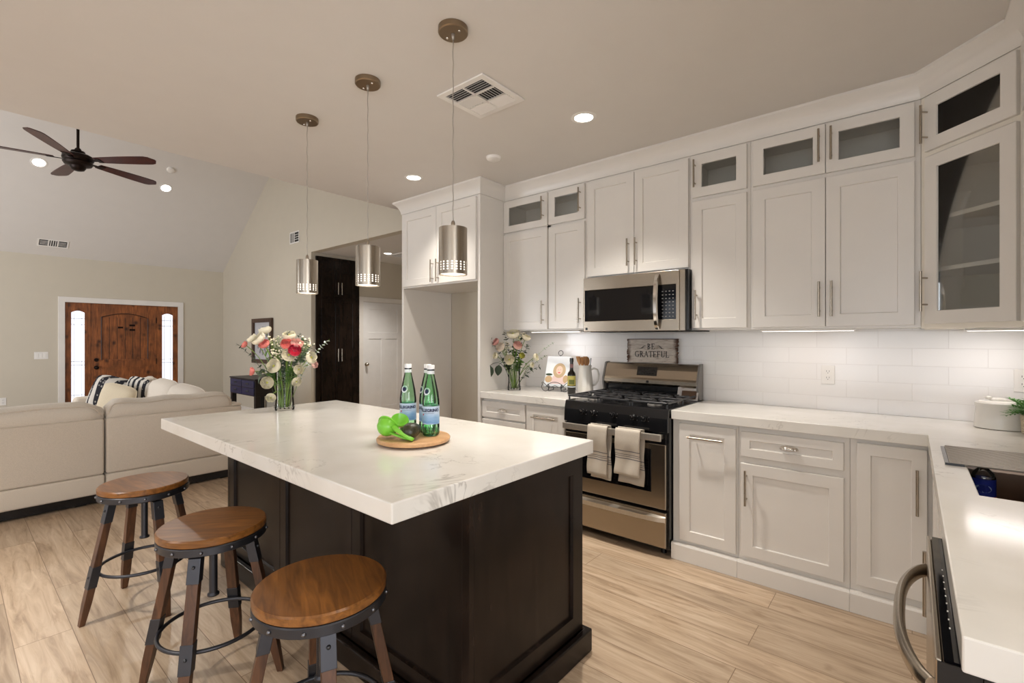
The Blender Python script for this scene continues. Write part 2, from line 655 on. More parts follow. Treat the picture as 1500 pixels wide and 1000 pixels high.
# vault over the living room
for nm, xa, za, xb, zb in (('ceiling_vault_far', XF, ZF, XM, ZR), ('ceiling_vault_near', XM, ZR, XE, ZC)):
    m = MB()
    m.loft([[(xa, YS, za), (xb, YS, zb), (xb, YS, zb + 0.08), (xa, YS, za + 0.08)], [(xa, YL, za), (xb, YL, zb), (xb, YL, zb + 0.08), (xa, YL, za + 0.08)]])
    m.build(nm, 'ceil', kind='structure')
def wall_x(name, x, th, y0, y1, z0, z1, holes=(), mat='wall'):
    ys = sorted({y0, y1} | {h[0] for h in holes} | {h[1] for h in holes})
    zs = sorted({z0, z1} | {h[2] for h in holes} | {h[3] for h in holes})
    def mask(i, j):
        cy, cz = (ys[i] + ys[i + 1]) / 2, (zs[j] + zs[j + 1]) / 2
        return not any(h[0] < cy < h[1] and h[2] < cz < h[3] for h in holes)
    return MB().slab(ys, zs, mask, x, x + th, lambda u, v, w: (w, u, v)).build(name, mat, kind='structure')
def wall_y(name, y, th, x0, x1, z0, z1, holes=(), mat='wall'):
    xs = sorted({x0, x1} | {h[0] for h in holes} | {h[1] for h in holes})
    zs = sorted({z0, z1} | {h[2] for h in holes} | {h[3] for h in holes})
    def mask(i, j):
        cx, cz = (xs[i] + xs[i + 1]) / 2, (zs[j] + zs[j + 1]) / 2
        return not any(h[0] < cx < h[1] and h[2] < cz < h[3] for h in holes)
    return MB().slab(xs, zs, mask, y, y + th, lambda u, v, w: (u, w, v)).build(name, mat, kind='structure')

DY0, DY1, DZ = 1.255, 2.830, 1.965   # front door opening
wall_x('wall_far', XF - 0.12, 0.12, YS, YL, 0, ZF, [(DY0, DY1, 0, DZ)])
# living room wall with its gable and the header over the hall
HX = -7.05
m = MB()
prof = [(XF, 0), (HX, 0), (HX, ZC), (XE + 0.26, ZC), (XE + 0.26, ZC + 0.05), (XE, ZC + 0.05), (XM, ZR + 0.05), (XF, ZF + 0.05)]
a = [m.bm.verts.new((x, YL, z)) for x, z in prof]
b = [m.bm.verts.new((x, YL + 0.12, z)) for x, z in prof]
m.bm.faces.new(a)
m.bm.faces.new(list(reversed(b)))
for k in range(len(prof)):
    k2 = (k + 1) % len(prof)
    m.bm.faces.new((a[k], b[k], b[k2], a[k2]))
m.build('wall_living', 'wall', kind='structure')
wall_y('wall_back', YW, 0.08, -3.86, XR + 0.1, 0, ZC)
wall_x('wall_right', XR, 0.1, 0.6, YW, 0, ZC)
wall_y('wall_dining', 0.6, 0.1, XR, 3.6, 0, ZC)
wall_x('wall_dining_window', 3.5, 0.1, YS, 0.6, 0, ZC, [(-2.6, 0.0, 0.5, 2.4)])
wall_y('wall_front', YS - 0.1, 0.1, XF, 3.6, 0, ZR + 0.1, [(-4.0, -1.75, 0.2, 2.4), (-1.15, 1.95, 0.5, 2.4), (-9.4, -5.8, 0.35, 2.55)])
# the hall
wall_x('wall_hall', HX - 0.12, 0.12, YL + 0.12, 6.1, 0, ZC)
wall_y('wall_hall_end', 6.0, 0.1, HX, -3.74, 0, ZC)
wall_x('wall_hall_right', -3.86, 0.1, YW + 0.08, 6.0, 0, ZC)
MB().box(HX, -3.76, YL + 0.12, 6.1, ZC, ZC + 0.06).build('ceiling_hall', 'ceil', kind='structure')
# baseboards that can be seen
MB().box(XF + 0.001, XF + 0.016, YS, DY0 - 0.085, 0, 0.10).build('baseboard_far', 'trim', kind='structure')
MB().box(XF + 0.02, HX - 0.01, YL - 0.016, YL - 0.001, 0, 0.10).build('baseboard_living', 'trim', kind='structure')
# tiled backsplash
MB().box(-2.785, 0.69, YW - 0.010, YW - 0.0005, 0.9145, 1.425).build('wall_backsplash', 'tile', kind='structure')
MB().box(XR - 0.010, XR - 0.0005, 0.97, YW - 0.011, 0.9145, 1.425).build('wall_backsplash_right', M['tile'], kind='structure')

# ---------------------------------------------------------------- crown moulding, one run along the cabinets
def crown():
    # path of the cabinet faces (x, y) seen from above, room side on the left hand when walking
    path = [(-3.84, 3.58), (-3.84, 2.885), (-2.775, 2.885), (-2.775, 3.20), (0.035, 3.20), (0.362, 2.873), (0.362, 1.7)]
    prof = [(0.0, 2.574), (0.006, 2.574), (0.008, 2.592), (0.012, 2.603), (0.018, 2.620), (0.030, 2.642), (0.046, 2.660), (0.060, 2.670), (0.066, 2.676), (0.066, 2.6895), (0.0, 2.6895)]
    n = len(path)
    secs = []
    for i, p in enumerate(path):
        p = Vector(p)
        d0 = (p - Vector(path[i - 1])).normalized() if i > 0 else None
        d1 = (Vector(path[i + 1]) - p).normalized() if i < n - 1 else None
        d0 = d0 or d1
        d1 = d1 or d0
        n0, n1 = Vector((d0.y, -d0.x)), Vector((d1.y, -d1.x))
        mi = (n0 + n1).normalized()
        k = 1.0 / max(0.3, mi.dot(n0))
        secs.append([(p.x + mi.x * k * q, p.y + mi.y * k * q, z) for q, z in prof])
    m = MB()
    m.loft(secs)
    o = m.build('trim_1', 'cab', kind='structure', smooth=True)
crown()
# ---------------------------------------------------------------- cabinets
def shaker(name, parent, x0, x1, z0, z1, y=-0.001, t=0.019, st=0.062, glass=False, mat='cab', recess=0.009, mb=None):
    """shaker front facing -y in the local frame of its cabinet"""
    m = MB()
    bm = m.bm
    yf = y - t
    def ring(a, b, c, d, yy):
        return [bm.verts.new(p) for p in ((a, yy, c), (b, yy, c), (b, yy, d), (a, yy, d))]
    def join(p, q):
        for k in range(4):
            bm.faces.new((p[k], p[(k + 1) % 4], q[(k + 1) % 4], q[k]))
    r0 = ring(x0, x1, z0, z1, y)
    e = 0.002
    r1 = ring(x0, x1, z0, z1, yf + e)
    r2 = ring(x0 + e, x1 - e, z0 + e, z1 - e, yf)
    r3 = ring(x0 + st, x1 - st, z0 + st, z1 - st, yf)
    join(r0, r1); join(r1, r2); join(r2, r3)
    if glass:
        r4 = ring(x0 + st + .002, x1 - st - .002, z0 + st + .002, z1 - st - .002, yf + 0.004)
        r5 = ring(x0 + st + .002, x1 - st - .002, z0 + st + .002, z1 - st - .002, y)
        join(r3, r4); join(r4, r5); join(r5, r0)
    else:
        r4 = ring(x0 + st + .004, x1 - st - .004, z0 + st + .004, z1 - st - .004, yf + recess)
        join(r3, r4)
        bm.faces.new(r4)
        bm.faces.new(list(reversed(r0)))
    d = m.build(name, mat, parent)
    if glass:
        s2 = st + 0.0025
        box('glass_pane', 'glass', d, x0 + s2, x1 - s2, y - 0.010, y - 0.006, z0 + s2, z1 - s2)
    return d

def bar_handle(parent, x, z0, z1, y=-0.02, out=0.036, r=0.006, horizontal=False, x1=None, mat='nickel'):
    m = MB()
    if horizontal:
        m.cone((x, y - out, z0), (x1, y - out, z0), r, n=12)
        L = x1 - x
        for q in (x + L * 0.16, x1 - L * 0.16):
            m.cone((q, y - out, z0), (q, y, z0), r * 0.75, n=8)
    else:
        m.cone((x, y - out, z0), (x, y - out, z1), r, n=12)
        L = z1 - z0
        for q in (z0 + L * 0.17, z1 - L * 0.17):
            m.cone((x, y - out, q), (x, y, q), r * 0.75, n=8)
    return m.build('handle', mat, parent, smooth=True)

def cup_pull(parent, x, z, y=-0.02, w=0.045):
    """shell shaped cup pull with ridges"""
    m = MB()
    nu, nv = 20, 7
    grid = []
    for i in range(nu + 1):
        u = -1 + 2 * i / nu
        row = []
        for j in range(nv + 1):
            v = j / nv
            wv = math.sqrt(max(0.0, 1 - u * u))
            ph = v * PI * 0.55
            rid = 1 + 0.10 * math.cos(u * 16)
            row.append(m.bm.verts.new((x + u * w, y - 0.024 * wv * math.sin(ph) * rid - 0.001, z + 0.019 * wv * math.cos(ph) * 1.0)))
        grid.append(row)
    for i in range(nu):
        for j in range(nv):
            m.bm.faces.new((grid[i][j], grid[i + 1][j], grid[i + 1][j + 1], grid[i][j + 1]))
    bmesh.ops.remove_doubles(m.bm, verts=m.bm.verts, dist=1e-5)
    return m.build('cup_pull', 'chrome', parent, smooth='all', solid=0.0015)

def carcass(parent, w, d, z0, z1, name='body', t=0.018, shelves=(), mat='cab', frame=(), st=0.035, mull=()):
    """open box with a face frame; local x 0..w, y 0..d (back)"""
    m = MB()
    m.box(0.0005, t, 0.019, d, z0, z1)
    m.box(w - t, w - 0.0005, 0.019, d, z0, z1)
    m.box(t, w - t, 0.019, d, z0, z0 + t)
    m.box(t, w - t, 0.019, d, z1 - t, z1)
    m.box(t, w - t, d - 0.008, d, z0 + t, z1 - t)
    # face frame
    m.box(0.0005, st, 0, 0.019, z0, z1)
    m.box(w - st, w - 0.0005, 0, 0.019, z0, z1)
    m.box(st, w - st, 0, 0.019, z0, z0 + st)
    m.box(st, w - st, 0, 0.019, z1 - st, z1)
    for z in frame:
        m.box(st, w - st, 0, 0.019, z - 0.017, z + 0.017)
    for x in mull:
        m.box(x - 0.02, x + 0.02, 0.0, 0.019, z0 + st, z1 - st)
    o = m.build(name, mat, parent)
    for z in shelves:
        box('shelf', 'cab_in', parent, t + 0.001, w - t - 0.001, 0.06, d - 0.01, z - 0.006, z + 0.006)
    return o

FY = 3.20         # face frames of the wall cabinets
DP = YW - 0.012 - FY
ZT = 2.573
# left of the microwave
t = thing('wall_cabinet', 'white wall cabinet left of the microwave, glass doors above two tall doors', 'cabinet', (-2.788, FY, 0))
carcass(t, 0.862, DP, 1.425, ZT, frame=(2.28,), shelves=(2.28,), mull=(0.497,))
for x0, x1 in ((0.016, 0.490), (0.506, 0.846)):
    d = shaker('door', t, x0, x1, 1.434, 2.270)
    bar_handle(d, x1 - 0.050 + 0.016, 1.478, 1.670)
    g = shaker('glass_door', t, x0, x1, 2.288, 2.562, st=0.056, glass=True)
    bar_handle(g, x1 - 0.050 + 0.016, 2.343, 2.527)
# above the microwave
t = thing('wall_cabinet', 'white two-door wall cabinet directly above the microwave', 'cabinet', (-1.925, FY, 0))
carcass(t, 0.790, DP, 1.818, ZT, frame=())
for x0, x1, hx in ((0.008, 0.394, 0.356), (0.398, 0.784, 0.417)):
    d = shaker('door', t, x0, x1, 1.830, 2.556)
    bar_handle(d, hx, 1.880, 2.075)
# narrow one right of the microwave
t = thing('wall_cabinet', 'narrow white wall cabinet right of the microwave, one small glass door above one door', 'cabinet', (-1.134, FY, 0))
carcass(t, 0.371, DP, 1.412, ZT, frame=(2.275,))
d = shaker('door', t, 0.018, 0.352, 1.424, 2.262)
bar_handle(d, 0.050, 1.478, 1.672)
g = shaker('glass_door', t, 0.018, 0.352, 2.286, 2.560, st=0.060, glass=True)
bar_handle(g, 0.040, 2.345, 2.525)
# wide one beside the corner
t = thing('wall_cabinet', 'wide white wall cabinet beside the corner, two glass doors above two large doors', 'cabinet', (-0.762, FY, 0))
carcass(t, 0.796, DP, 1.412, ZT, frame=(2.275,), st=0.03)
for x0, x1, hx in ((0.014, 0.388, 0.362), (0.391, 0.772, 0.420)):
    d = shaker('door', t, x0, x1, 1.424, 2.262, st=0.066)
    bar_handle(d, hx, 1.478, 1.675)
    g = shaker('glass_door', t, x0, x1, 2.286, 2.562, st=0.058, glass=True)
    bar_handle(g, hx - 0.002, 2.345, 2.530)
# diagonal corner cabinet
t = thing('corner_cabinet', 'white diagonal corner cabinet with a tall glass door showing two shelves', 'cabinet', (0.035, FY, 0), -PI / 4)
w = 0.4625
m = MB()
st = 0.034
for a in ((0.0005, st), (w - st, w - 0.0005)):
    m.box(a[0], a[1], 0, 0.019, 1.405, ZT)
for a in ((1.405, 1.435), (2.270, 2.294), (ZT - 0.012, ZT)):
    m.box(st, w - st, 0, 0.019, a[0], a[1])
# five sided box behind the face
q = [(0.001, 0.0195), (w - 0.001, 0.0195), (w + 0.21, 0.235), (w / 2, 0.68), (-0.21, 0.235)]
def pent(z0, z1, mm, s=1.0):
    c = (w / 2, 0.25)
    pts = [(c[0] + (x - c[0]) * s, c[1] + (y - c[1]) * s) for x, y in q]
    mm.loft([[(x, y, z0) for x, y in pts], [(x, y, z1) for x, y in pts]])
pent(1.405, 1.423, m); pent(ZT - 0.018, ZT, m); pent(2.273, 2.291, m)
for i in range(1, 5):
    a, b = q[i], q[(i + 1) % 5]
    c = Vector((w / 2, 0.25, 0))
    A, B = Vector((*a, 0)), Vector((*b, 0))
    A2, B2 = c + (A - c) * 0.97, c + (B - c) * 0.97
    m.loft([[(p.x, p.y, 1.423) for p in (A, B, B2, A2)], [(p.x, p.y, ZT - 0.018) for p in (A, B, B2, A2)]])
m.build('body', 'cab_in', t)
for z in (1.70, 1.955):
    m = MB()
    pent(z - 0.010, z + 0.010, m, 0.93)
    m.build('shelf', 'cab', t)
d = shaker('glass_door', t, 0.036, 0.440, 1.428, 2.262, st=0.062, glass=True)
bar_handle(d, 0.052, 1.490, 1.690)
d = shaker('glass_door', t, 0.036, 0.440, 2.290, 2.560, st=0.060, glass=True)
bar_handle(d, 0.052, 2.325, 2.515)
# sliver on the right wall
t = thing('wall_cabinet', 'white wall cabinet at the right frame edge beyond the diagonal corner', 'cabinet', (0.362, 2.870, 0), -PI / 2)
carcass(t, 0.60, 0.32, 1.405, ZT, frame=(2.275,))
d = shaker('door', t, 0.03, 0.585, 1.424, 2.262)
bar_handle(d, 0.545, 1.478, 1.675)
d = shaker('door', t, 0.03, 0.585, 2.286, 2.562, st=0.058)

# refrigerator alcove with its two-door cabinet
t = thing('refrigerator_cabinet', 'tall white refrigerator surround with two doors above an empty alcove', 'cabinet', (-3.84, 2.885, 0))
m = MB()
DB = YW - 2.885 - 0.004
m.box(0, 0.028, 0, DB, 0, ZT)
m.box(1.037, 1.065, 0, DB, 0, ZT)
m.build('side_panel', 'cab', t)
m = MB()
m.box(0.0285, 1.0365, 0.02, DB, 1.845, ZT)
m.build('body', 'cab', t)
m = MB()
m.box(0.0285, 1.0365, 0.0, 0.019, 1.845, ZT)
m.build('face_frame', 'cab', t)
for x0, x1, hx in ((0.034, 0.528, 0.490), (0.532, 1.030, 0.566)):
    d = shaker('door', t, x0, x1, 1.858, 2.556, st=0.066)
    bar_handle(d, hx, 1.872, 2.075)

# ---------------------------------------------------------------- base cabinets
BY = 2.918         # face frames of the base cabinets
BD = YW - 0.012 - BY
ZB = 0.860         # underside of the worktop
def base_unit(label, x, w, name='base_cabinet'):
    t = thing(name, label, 'cabinet', (x, BY, 0))
    m = MB()
    m.box(0.0005, w - 0.0005, 0.0195, BD, 0.09, ZB - 0.002)
    m.box(0.0005, w - 0.0005, 0.0, 0.019, 0.09, ZB - 0.002)
    m.build('body', 'cab', t)
    m = MB()
    m.loft([[(0.0005 if k == 0 else w - 0.0005, y, z) for y, z in ((0.04, 0.001), (-0.036, 0.001), (-0.036, 0.092), (-0.030, 0.102), (-0.0005, 0.102), (-0.0005, 0.089), (0.04, 0.089))] for k in (0, 1)])
    m.build('plinth', 'cab', t)
    return t
t = base_unit('white base cabinet left of the stove, drawer with a cup pull beside a pull-out door', -2.772, 0.866)
d = shaker('drawer', t, 0.006, 0.462, 0.705, 0.838, st=0.045)
cup_pull(d, 0.234, 0.770)
shaker('door', t, 0.006, 0.462, 0.130, 0.690)
d = shaker('pull_out_door', t, 0.480, 0.838, 0.130, 0.838)
bar_handle(d, 0.550, 0.760, 0.760, horizontal=True, x1=0.770)
t = base_unit('white pull-out base cabinet just right of the stove, long horizontal handle', -1.140, 0.380)
d = shaker('pull_out_door', t, 0.044, 0.370, 0.124, 0.838, st=0.062)
bar_handle(d, 0.105, 0.762, 0.762, horizontal=True, x1=0.308)
t = base_unit('white base cabinet with a cup-pull drawer above a single wide door', -0.7595, 0.521)
d = shaker('drawer', t, 0.016, 0.497, 0.690, 0.830, st=0.046)
cup_pull(d, 0.256, 0.762)
d = shaker('door', t, 0.016, 0.497, 0.130, 0.652, st=0.062)
bar_handle(d, 0.047, 0.422, 0.618)
t = base_unit('white corner base cabinet with a tall door beside the dishwasher run', -0.238, 0.3225)
d = shaker('door', t, 0.028, 0.292, 0.138, 0.840, st=0.055)
bar_handle(d, 0.256, 0.540, 0.750)
# run under the sink: fronts face -x
t = thing('sink_cabinet', 'white sink base cabinet between the corner and the dishwasher', 'cabinet', (0.085, 2.880, 0), -PI / 2)
m = MB()
m.box(0.0, 1.262, 0.0195, 0.600, 0.09, 0.60)
m.box(0.0, 1.262, 0.0, 0.019, 0.09, ZB - 0.002)
m.build('body', 'cab', t)
box('plinth', 'cab', t, 0.02, 1.262, -0.030, 0.019, 0.001, 0.0885)
for x0, x1, hx in ((0.28, 0.742, 0.70), (0.748, 1.235, 0.79)):
    d = shaker('door', t, x0, x1, 0.130, 0.838)
    if hx > 0.75:
        bar_handle(d, 1.03, 0.537, 0.727)

# ---------------------------------------------------------------- worktops
def worktop(name, label, xs, ys, mask, z0, z1, group=None, bevel=0.003):
    o = MB().slab(xs, ys, mask, z0, z1, lambda u, v, w: (u, v, w)).build(name, 'quartz', bevel=bevel)
    return tag(o, label, 'worktop', group)
CY = 2.883
worktop('worktop', 'short white quartz worktop left of the stove carrying the flower vase', [-2.773, -1.908], [CY, YW - 0.011], lambda i, j: True, ZB, 0.914)
SX0, SX1, SY0, SY1 = 0.145, 0.56, 1.862, 2.600
xs = [-1.140, 0.056, SX0, SX1, XR - 0.011]
ys = [0.962, SY0, SY1, CY, YW - 0.011]
def lmask(i, j):
    if j == 3:
        return True
    if i == 0:
        return False
    return not (i == 2 and j == 1)
worktop('worktop', 'L-shaped white quartz worktop running from the stove round the corner past the sink', xs, ys, lmask, ZB, 0.914)

# sink basin under the cut-out
m = MB()
g = 0.006
x0, x1, y0, y1, zt, zb = SX0 - g, SX1 + g, SY0 - g, SY1 + g, ZB - 0.001, 0.64
def rr(e, z):
    return [(x0 + e, y0 + e, z), (x1 - e, y0 + e, z), (x1 - e, y1 - e, z), (x0 + e, y1 - e, z)]
m.loft([rr(-0.015, zt), rr(0, zt), rr(0.003, zt - 0.02), rr(0.010, zb + 0.02), rr(0.03, zb), rr(0.15, zb - 0.004)], cap=False)
m.bm.faces.new([m.bm.verts.new(p) for p in rr(0.15, zb - 0.004)])
t = thing('kitchen_sink', 'undermount stainless steel sink sunk in the right worktop', 'sink')
m.build('basin', metal('sink_steel', rgb((150, 128, 110)), 0.28, (1, 60, 1)), t, bevel=0.004)
MB().lathe([(0.0, 0.0), (0.03, 0.0), (0.042, 0.004), (0.045, 0.001)], 20, (0.40, 2.23, zb - 0.002)).build('drain', 'steel', t, smooth=True)
# roll-up drying rack
t = thing('drying_rack', 'grey roll-up drying rack laid across the back of the sink', 'drying rack', (0.088, 2.242, 0.9145))
m = MB()
for k in range(15):
    y = 0.012 + k * 0.0245
    m.box(0.012, 0.500, y - 0.009, y + 0.009, 0.0025, 0.0085, bev=0.002, seg=1)
m.build('slats', metal('rack_steel', rgb((150, 142, 132)), 0.38, (60, 1, 1)), t)
for x in (0.0, 0.494):
    box('end_strip', 'black' if x < 0.1 else 'grey', t, x, x + 0.02, 0.0, 0.362, 0.0, 0.0024)
box('rubber_foot', 'black', t, 0.0, 0.05, -0.003, 0.001, 0.0, 0.0075)
# ---------------------------------------------------------------- island
IX0, IX1, IY0, IY1 = -3.172, -1.058, 0.762, 1.808
BX0, BX1, BY0, BY1 = -3.135, -1.092, 1.085, 1.775
isl = thing('kitchen_island', 'dark espresso kitchen island base with panelled sides under the big quartz slab', 'kitchen island', ((BX0 + BX1) / 2, (BY0 + BY1) / 2, 0))
w2, d2 = (BX1 - BX0) / 2, (BY1 - BY0) / 2
IZ = 0.856
box('body', 'espresso', isl, -w2 + 0.022, w2 - 0.022, -d2 + 0.022, d2 - 0.022, 0.0015, IZ - 0.001)
def xform(o, mat):
    o.data.transform(mat)
    return o
# end panel facing the sink run (towards +x)
e = shaker('end_panel', isl, -d2 + 0.022, d2, 0.10, IZ - 0.001, y=0.0, t=0.0215, st=0.075, mat='espresso', recess=0.012)
xform(e, Matrix.Translation((w2 - 0.0219, 0, 0)) @ Matrix.Rotation(PI / 2, 4, 'Z'))
e2 = shaker('end_panel', isl, -d2, d2 - 0.022, 0.10, IZ - 0.001, y=0.0, t=0.0215, st=0.075, mat='espresso', recess=0.012)
xform(e2, Matrix.Translation((-w2 + 0.0219, 0, 0)) @ Matrix.Rotation(-PI / 2, 4, 'Z'))
# three panels under the seating overhang, two door pairs at the back
n = 3
pw = (2 * w2 - 0.06) / n
for k in range(n):
    xa = -w2 + 0.03 + k * pw
    shaker('panel', isl, xa, xa + pw - 0.003, 0.10, IZ - 0.001, y=-d2 + 0.0219, t=0.0215, st=0.060, mat='espresso', recess=0.012)
for s in (-1, 1):
    box('corner_post', 'espresso', isl, *((-w2, -w2 + 0.0285) if s < 0 else (w2 - 0.0325, w2)), -d2, -d2 + 0.0215, 0.10, IZ - 0.001)
for k in range(4):
    xa = -w2 + 0.03 + k * (2 * w2 - 0.06) / 4
    sh = shaker('door', isl, xa, xa + (2 * w2 - 0.06) / 4 - 0.003, 0.11, IZ - 0.004, y=0, t=0.020, st=0.060, mat='espresso')
    xform(sh, Matrix.Translation((0, d2 - 0.0215, 0)) @ Matrix.Rotation(PI, 4, 'Z'))
m = MB()
o_, i_ = 0.030, 0.001
m.slab([-w2 - o_, -w2 - i_, w2 + i_, w2 + o_], [-d2 - o_, -d2 - i_, d2 + i_, d2 + o_], lambda i, j: not (i == 1 and j == 1), 0.001, 0.098, lambda u, v, w: (u, v, w))
m.build('plinth', 'espresso', isl, bevel=0.006)
o = MB().box(IX0, IX1, IY0, IY1, IZ, 0.914).build('worktop', 'quartz', bevel=0.004)
tag(o, 'large veined white quartz slab on the dark kitchen island', 'worktop')

# ---------------------------------------------------------------- stove
SX, SW = -1.903, 0.757
st = thing('gas_stove', 'stainless steel and black gas stove with two towels on its oven handle', 'stove', (SX, 2.845, 0))
box('body', 'black', st, 0, SW, 0.028, 0.648, 0.045, 0.900, bevel=0.003)
m = MB()
for x in (0.06, SW - 0.06):
    for y in (0.09, 0.58):
        m.cone((x, y, 0.001), (x, y, 0.0445), 0.018, 0.014, n=12)
        m.build('foot', 'black', st, smooth=True)
        m = MB()
m.bm.free()
box('cooktop', 'black', st, -0.001, SW + 0.001, 0.020, 0.600, 0.9005, 0.9185, bevel=0.005)
m = MB()
m.loft([[(x, y, z) for y, z in ((0.027, 0.775), (-0.004, 0.775), (0.002, 0.86), (0.014, 0.910), (0.019, 0.918), (0.027, 0.90))] for x in (0.0, SW)])
m.build('control_panel', 'black', st, bevel=0.002)
for x in (0.157, 0.242, 0.391, 0.535, 0.611):
    k = MB().lathe([(0.021, 0.0), (0.021, 0.006), (0.0175, 0.010), (0.0155, 0.026), (0.013, 0.028), (0.0, 0.028)], 20, mat=Matrix.Translation((x, -0.001, 0.850)) @ Matrix.Rotation(R(90), 4, 'X')).build('knob', 'black', st, smooth=True)
    box('knob_mark', 'grey', k, x - 0.0012, x + 0.0012, -0.0305, -0.0293, 0.853, 0.864)
    # little printed flame scale around the knob
    mk = MB()
    for q in (-2.2, -1.2, 1.2, 2.2):
        mk.box(x + 0.027 * math.sin(q) - .002, x + 0.027 * math.sin(q) + .002, -0.0030, -0.0005, 0.850 + 0.026 * math.cos(q) - .0015, 0.850 + 0.026 * math.cos(q) + .0015)
    mk.build('knob_scale', 'grey', st)
# oven door: black surround, steel skin, window
od = box('oven_door', 'steel', st, 0.012, SW - 0.012, -0.003, 0.0275, 0.300, 0.700, bevel=0.004)
box('door_top_strip', 'black', od, 0.012, SW - 0.012, -0.002, 0.0275, 0.7005, 0.765)
box('window', 'blackglass', od, 0.118, SW - 0.105, -0.0055, -0.0031, 0.396, 0.665, bevel=0.002)
m = MB()
m.box(0.020, SW - 0.022, -0.056, -0.042, 0.727, 0.770, bev=0.003, seg=2)
m.box(0.030, 0.058, -0.041, -0.0025, 0.736, 0.762)
m.box(SW - 0.060, SW - 0.032, -0.041, -0.0025, 0.736, 0.762)
m.build('handle', metal('satin_bar_steel', rgb((214, 206, 194)), 0.42, (60, 1, 1)), od)
dr = box('drawer', 'steel', st, 0.012, SW - 0.012, -0.003, 0.0275, 0.062, 0.280, bevel=0.004)
m = MB()
secs = []
for i in range(25):
    x = 0.014 + (SW - 0.028) * i / 24
    u = 2 * i / 24 - 1
    b = 0.004 + 0.040 * (1 - u * u) ** 0.5
    zc = 0.240 + 0.004 * (1 - u * u)
    secs.append([(x, -0.0032, zc - 0.020), (x, -0.0035 - b, zc - 0.016), (x, -0.004 - b, zc + 0.012), (x, -0.0032, zc + 0.019)])
m.loft(secs)
m.build('handle', bpy.data.materials['satin_bar_steel'], dr, smooth=True)
# back guard
m = MB()
bp = [(0.640, 1.002), (0.560, 1.002), (0.546, 1.020), (0.545, 1.045), (0.553, 1.060), (0.573, 1.120), (0.590, 1.158), (0.604, 1.168), (0.640, 1.168)]
m.loft([[(x, y, z) for y, z in bp] for x in (0.014, SW - 0.014)])
bg_ = m.build('backguard', 'steel', st, bevel=0.003)
for x in (0.0, SW - 0.0135):
    m = MB()
    m.loft([[(q, y, z) for y, z in [(0.646, 0.92), (0.565, 0.92), (0.542, 1.01), (0.541, 1.046), (0.588, 1.168), (0.604, 1.174), (0.646, 1.174)]] for q in (x, x + 0.0135)])
    m.build('backguard_cap', 'grey', st)
box('back_panel', 'black', st, 0.0137, SW - 0.0137, 0.585, 0.646, 0.919, 1.0018)
def slope(x, z, off):
    # point on the sloping face of the back guard
    y = 0.553 + (z - 1.060) * (0.020 / 0.060)
    return (x, y - off, z)
m = MB()
m.loft([[slope(x, z, o_) for x, z in ((0.288, 1.078), (0.446, 1.078), (0.446, 1.143), (0.288, 1.143))] for o_ in (0.0002, 0.002)])
dsp = m.build('display', 'blackglass', bg_)
m = MB()
for r_ in range(2):
    for c_ in range(6):
        x, z = 0.304 + c_ * 0.0235, 1.092 + r_ * 0.022
        m.face([slope(x, z, 0.0023), slope(x + 0.011, z, 0.0023), slope(x + 0.011, z + 0.005, 0.0023), slope(x, z + 0.005, 0.0023)])
m.build('key_marks', M['ventdark'], dsp)
m = MB()
m.box(0.372, 0.388, 0.5405, 0.5452, 1.024, 1.042)
m.build('badge', 'black', bg_)
# burners and grates
bz = 0.9187
for x, y, r_ in ((0.155, 0.165, 0.042), (0.155, 0.445, 0.034), (0.3785, 0.305, 0.044), (0.602, 0.165, 0.036), (0.602, 0.445, 0.030)):
    b_ = MB().lathe([(r_ + 0.012, 0), (r_ + 0.010, 0.006), (r_, 0.008), (r_, 0.010), (0, 0.010)], 24, (x, y, bz)).build('burner', 'grey', st, smooth=True)
    MB().lathe([(r_, 0.0), (r_, 0.005), (r_ - 0.004, 0.008), (0, 0.009)], 24, (x, y, bz + 0.0102)).build('burner_cap', 'castiron', b_, smooth=True)
for x0, x1 in ((0.012, 0.258), (0.262, 0.495), (0.499, 0.745)):
    m = MB()
    z0, z1 = 0.9435, 0.9565
    y0, y1 = 0.034, 0.565
    h_ = 0.0072
    def bar(a, b, c, d):
        m.box(min(a, b) - h_, max(a, b) + h_, min(c, d) - h_, max(c, d) + h_, z0, z1, bev=0.003, seg=1)
    bar(x0 + h_, x0 + h_, y0, y1); bar(x1 - h_, x1 - h_, y0, y1)
    for y in (y0, (y0 + y1) / 2, y1):
        bar(x0 + h_, x1 - h_, y, y)
    xc = (x0 + x1) / 2
    for y in (0.165, 0.445):
        bar(xc, xc, y - 0.125, y - 0.03); bar(xc, xc, y + 0.03, y + 0.11)
        bar(x0 + h_, xc - 0.035, y, y); bar(xc + 0.035, x1 - h_, y, y)
        for sx in (-1, 1):
            for sy in (-1, 1):
                m.tube([(xc + sx * 0.03, y + sy * 0.03, z0 + 0.0065), (xc + sx * 0.105, y + sy * 0.12, z0 + 0.0065)], 0.005, 6)
    for x in (x0 + h_, x1 - h_):
        for y in (y0 + 0.004, (y0 + y1) / 2, y1 - 0.004):
            m.cone((x, y, bz + 0.0002), (x, y, z0 + 0.001), 0.007, 0.0055, n=8)
    m.build('grate', 'castiron', st)

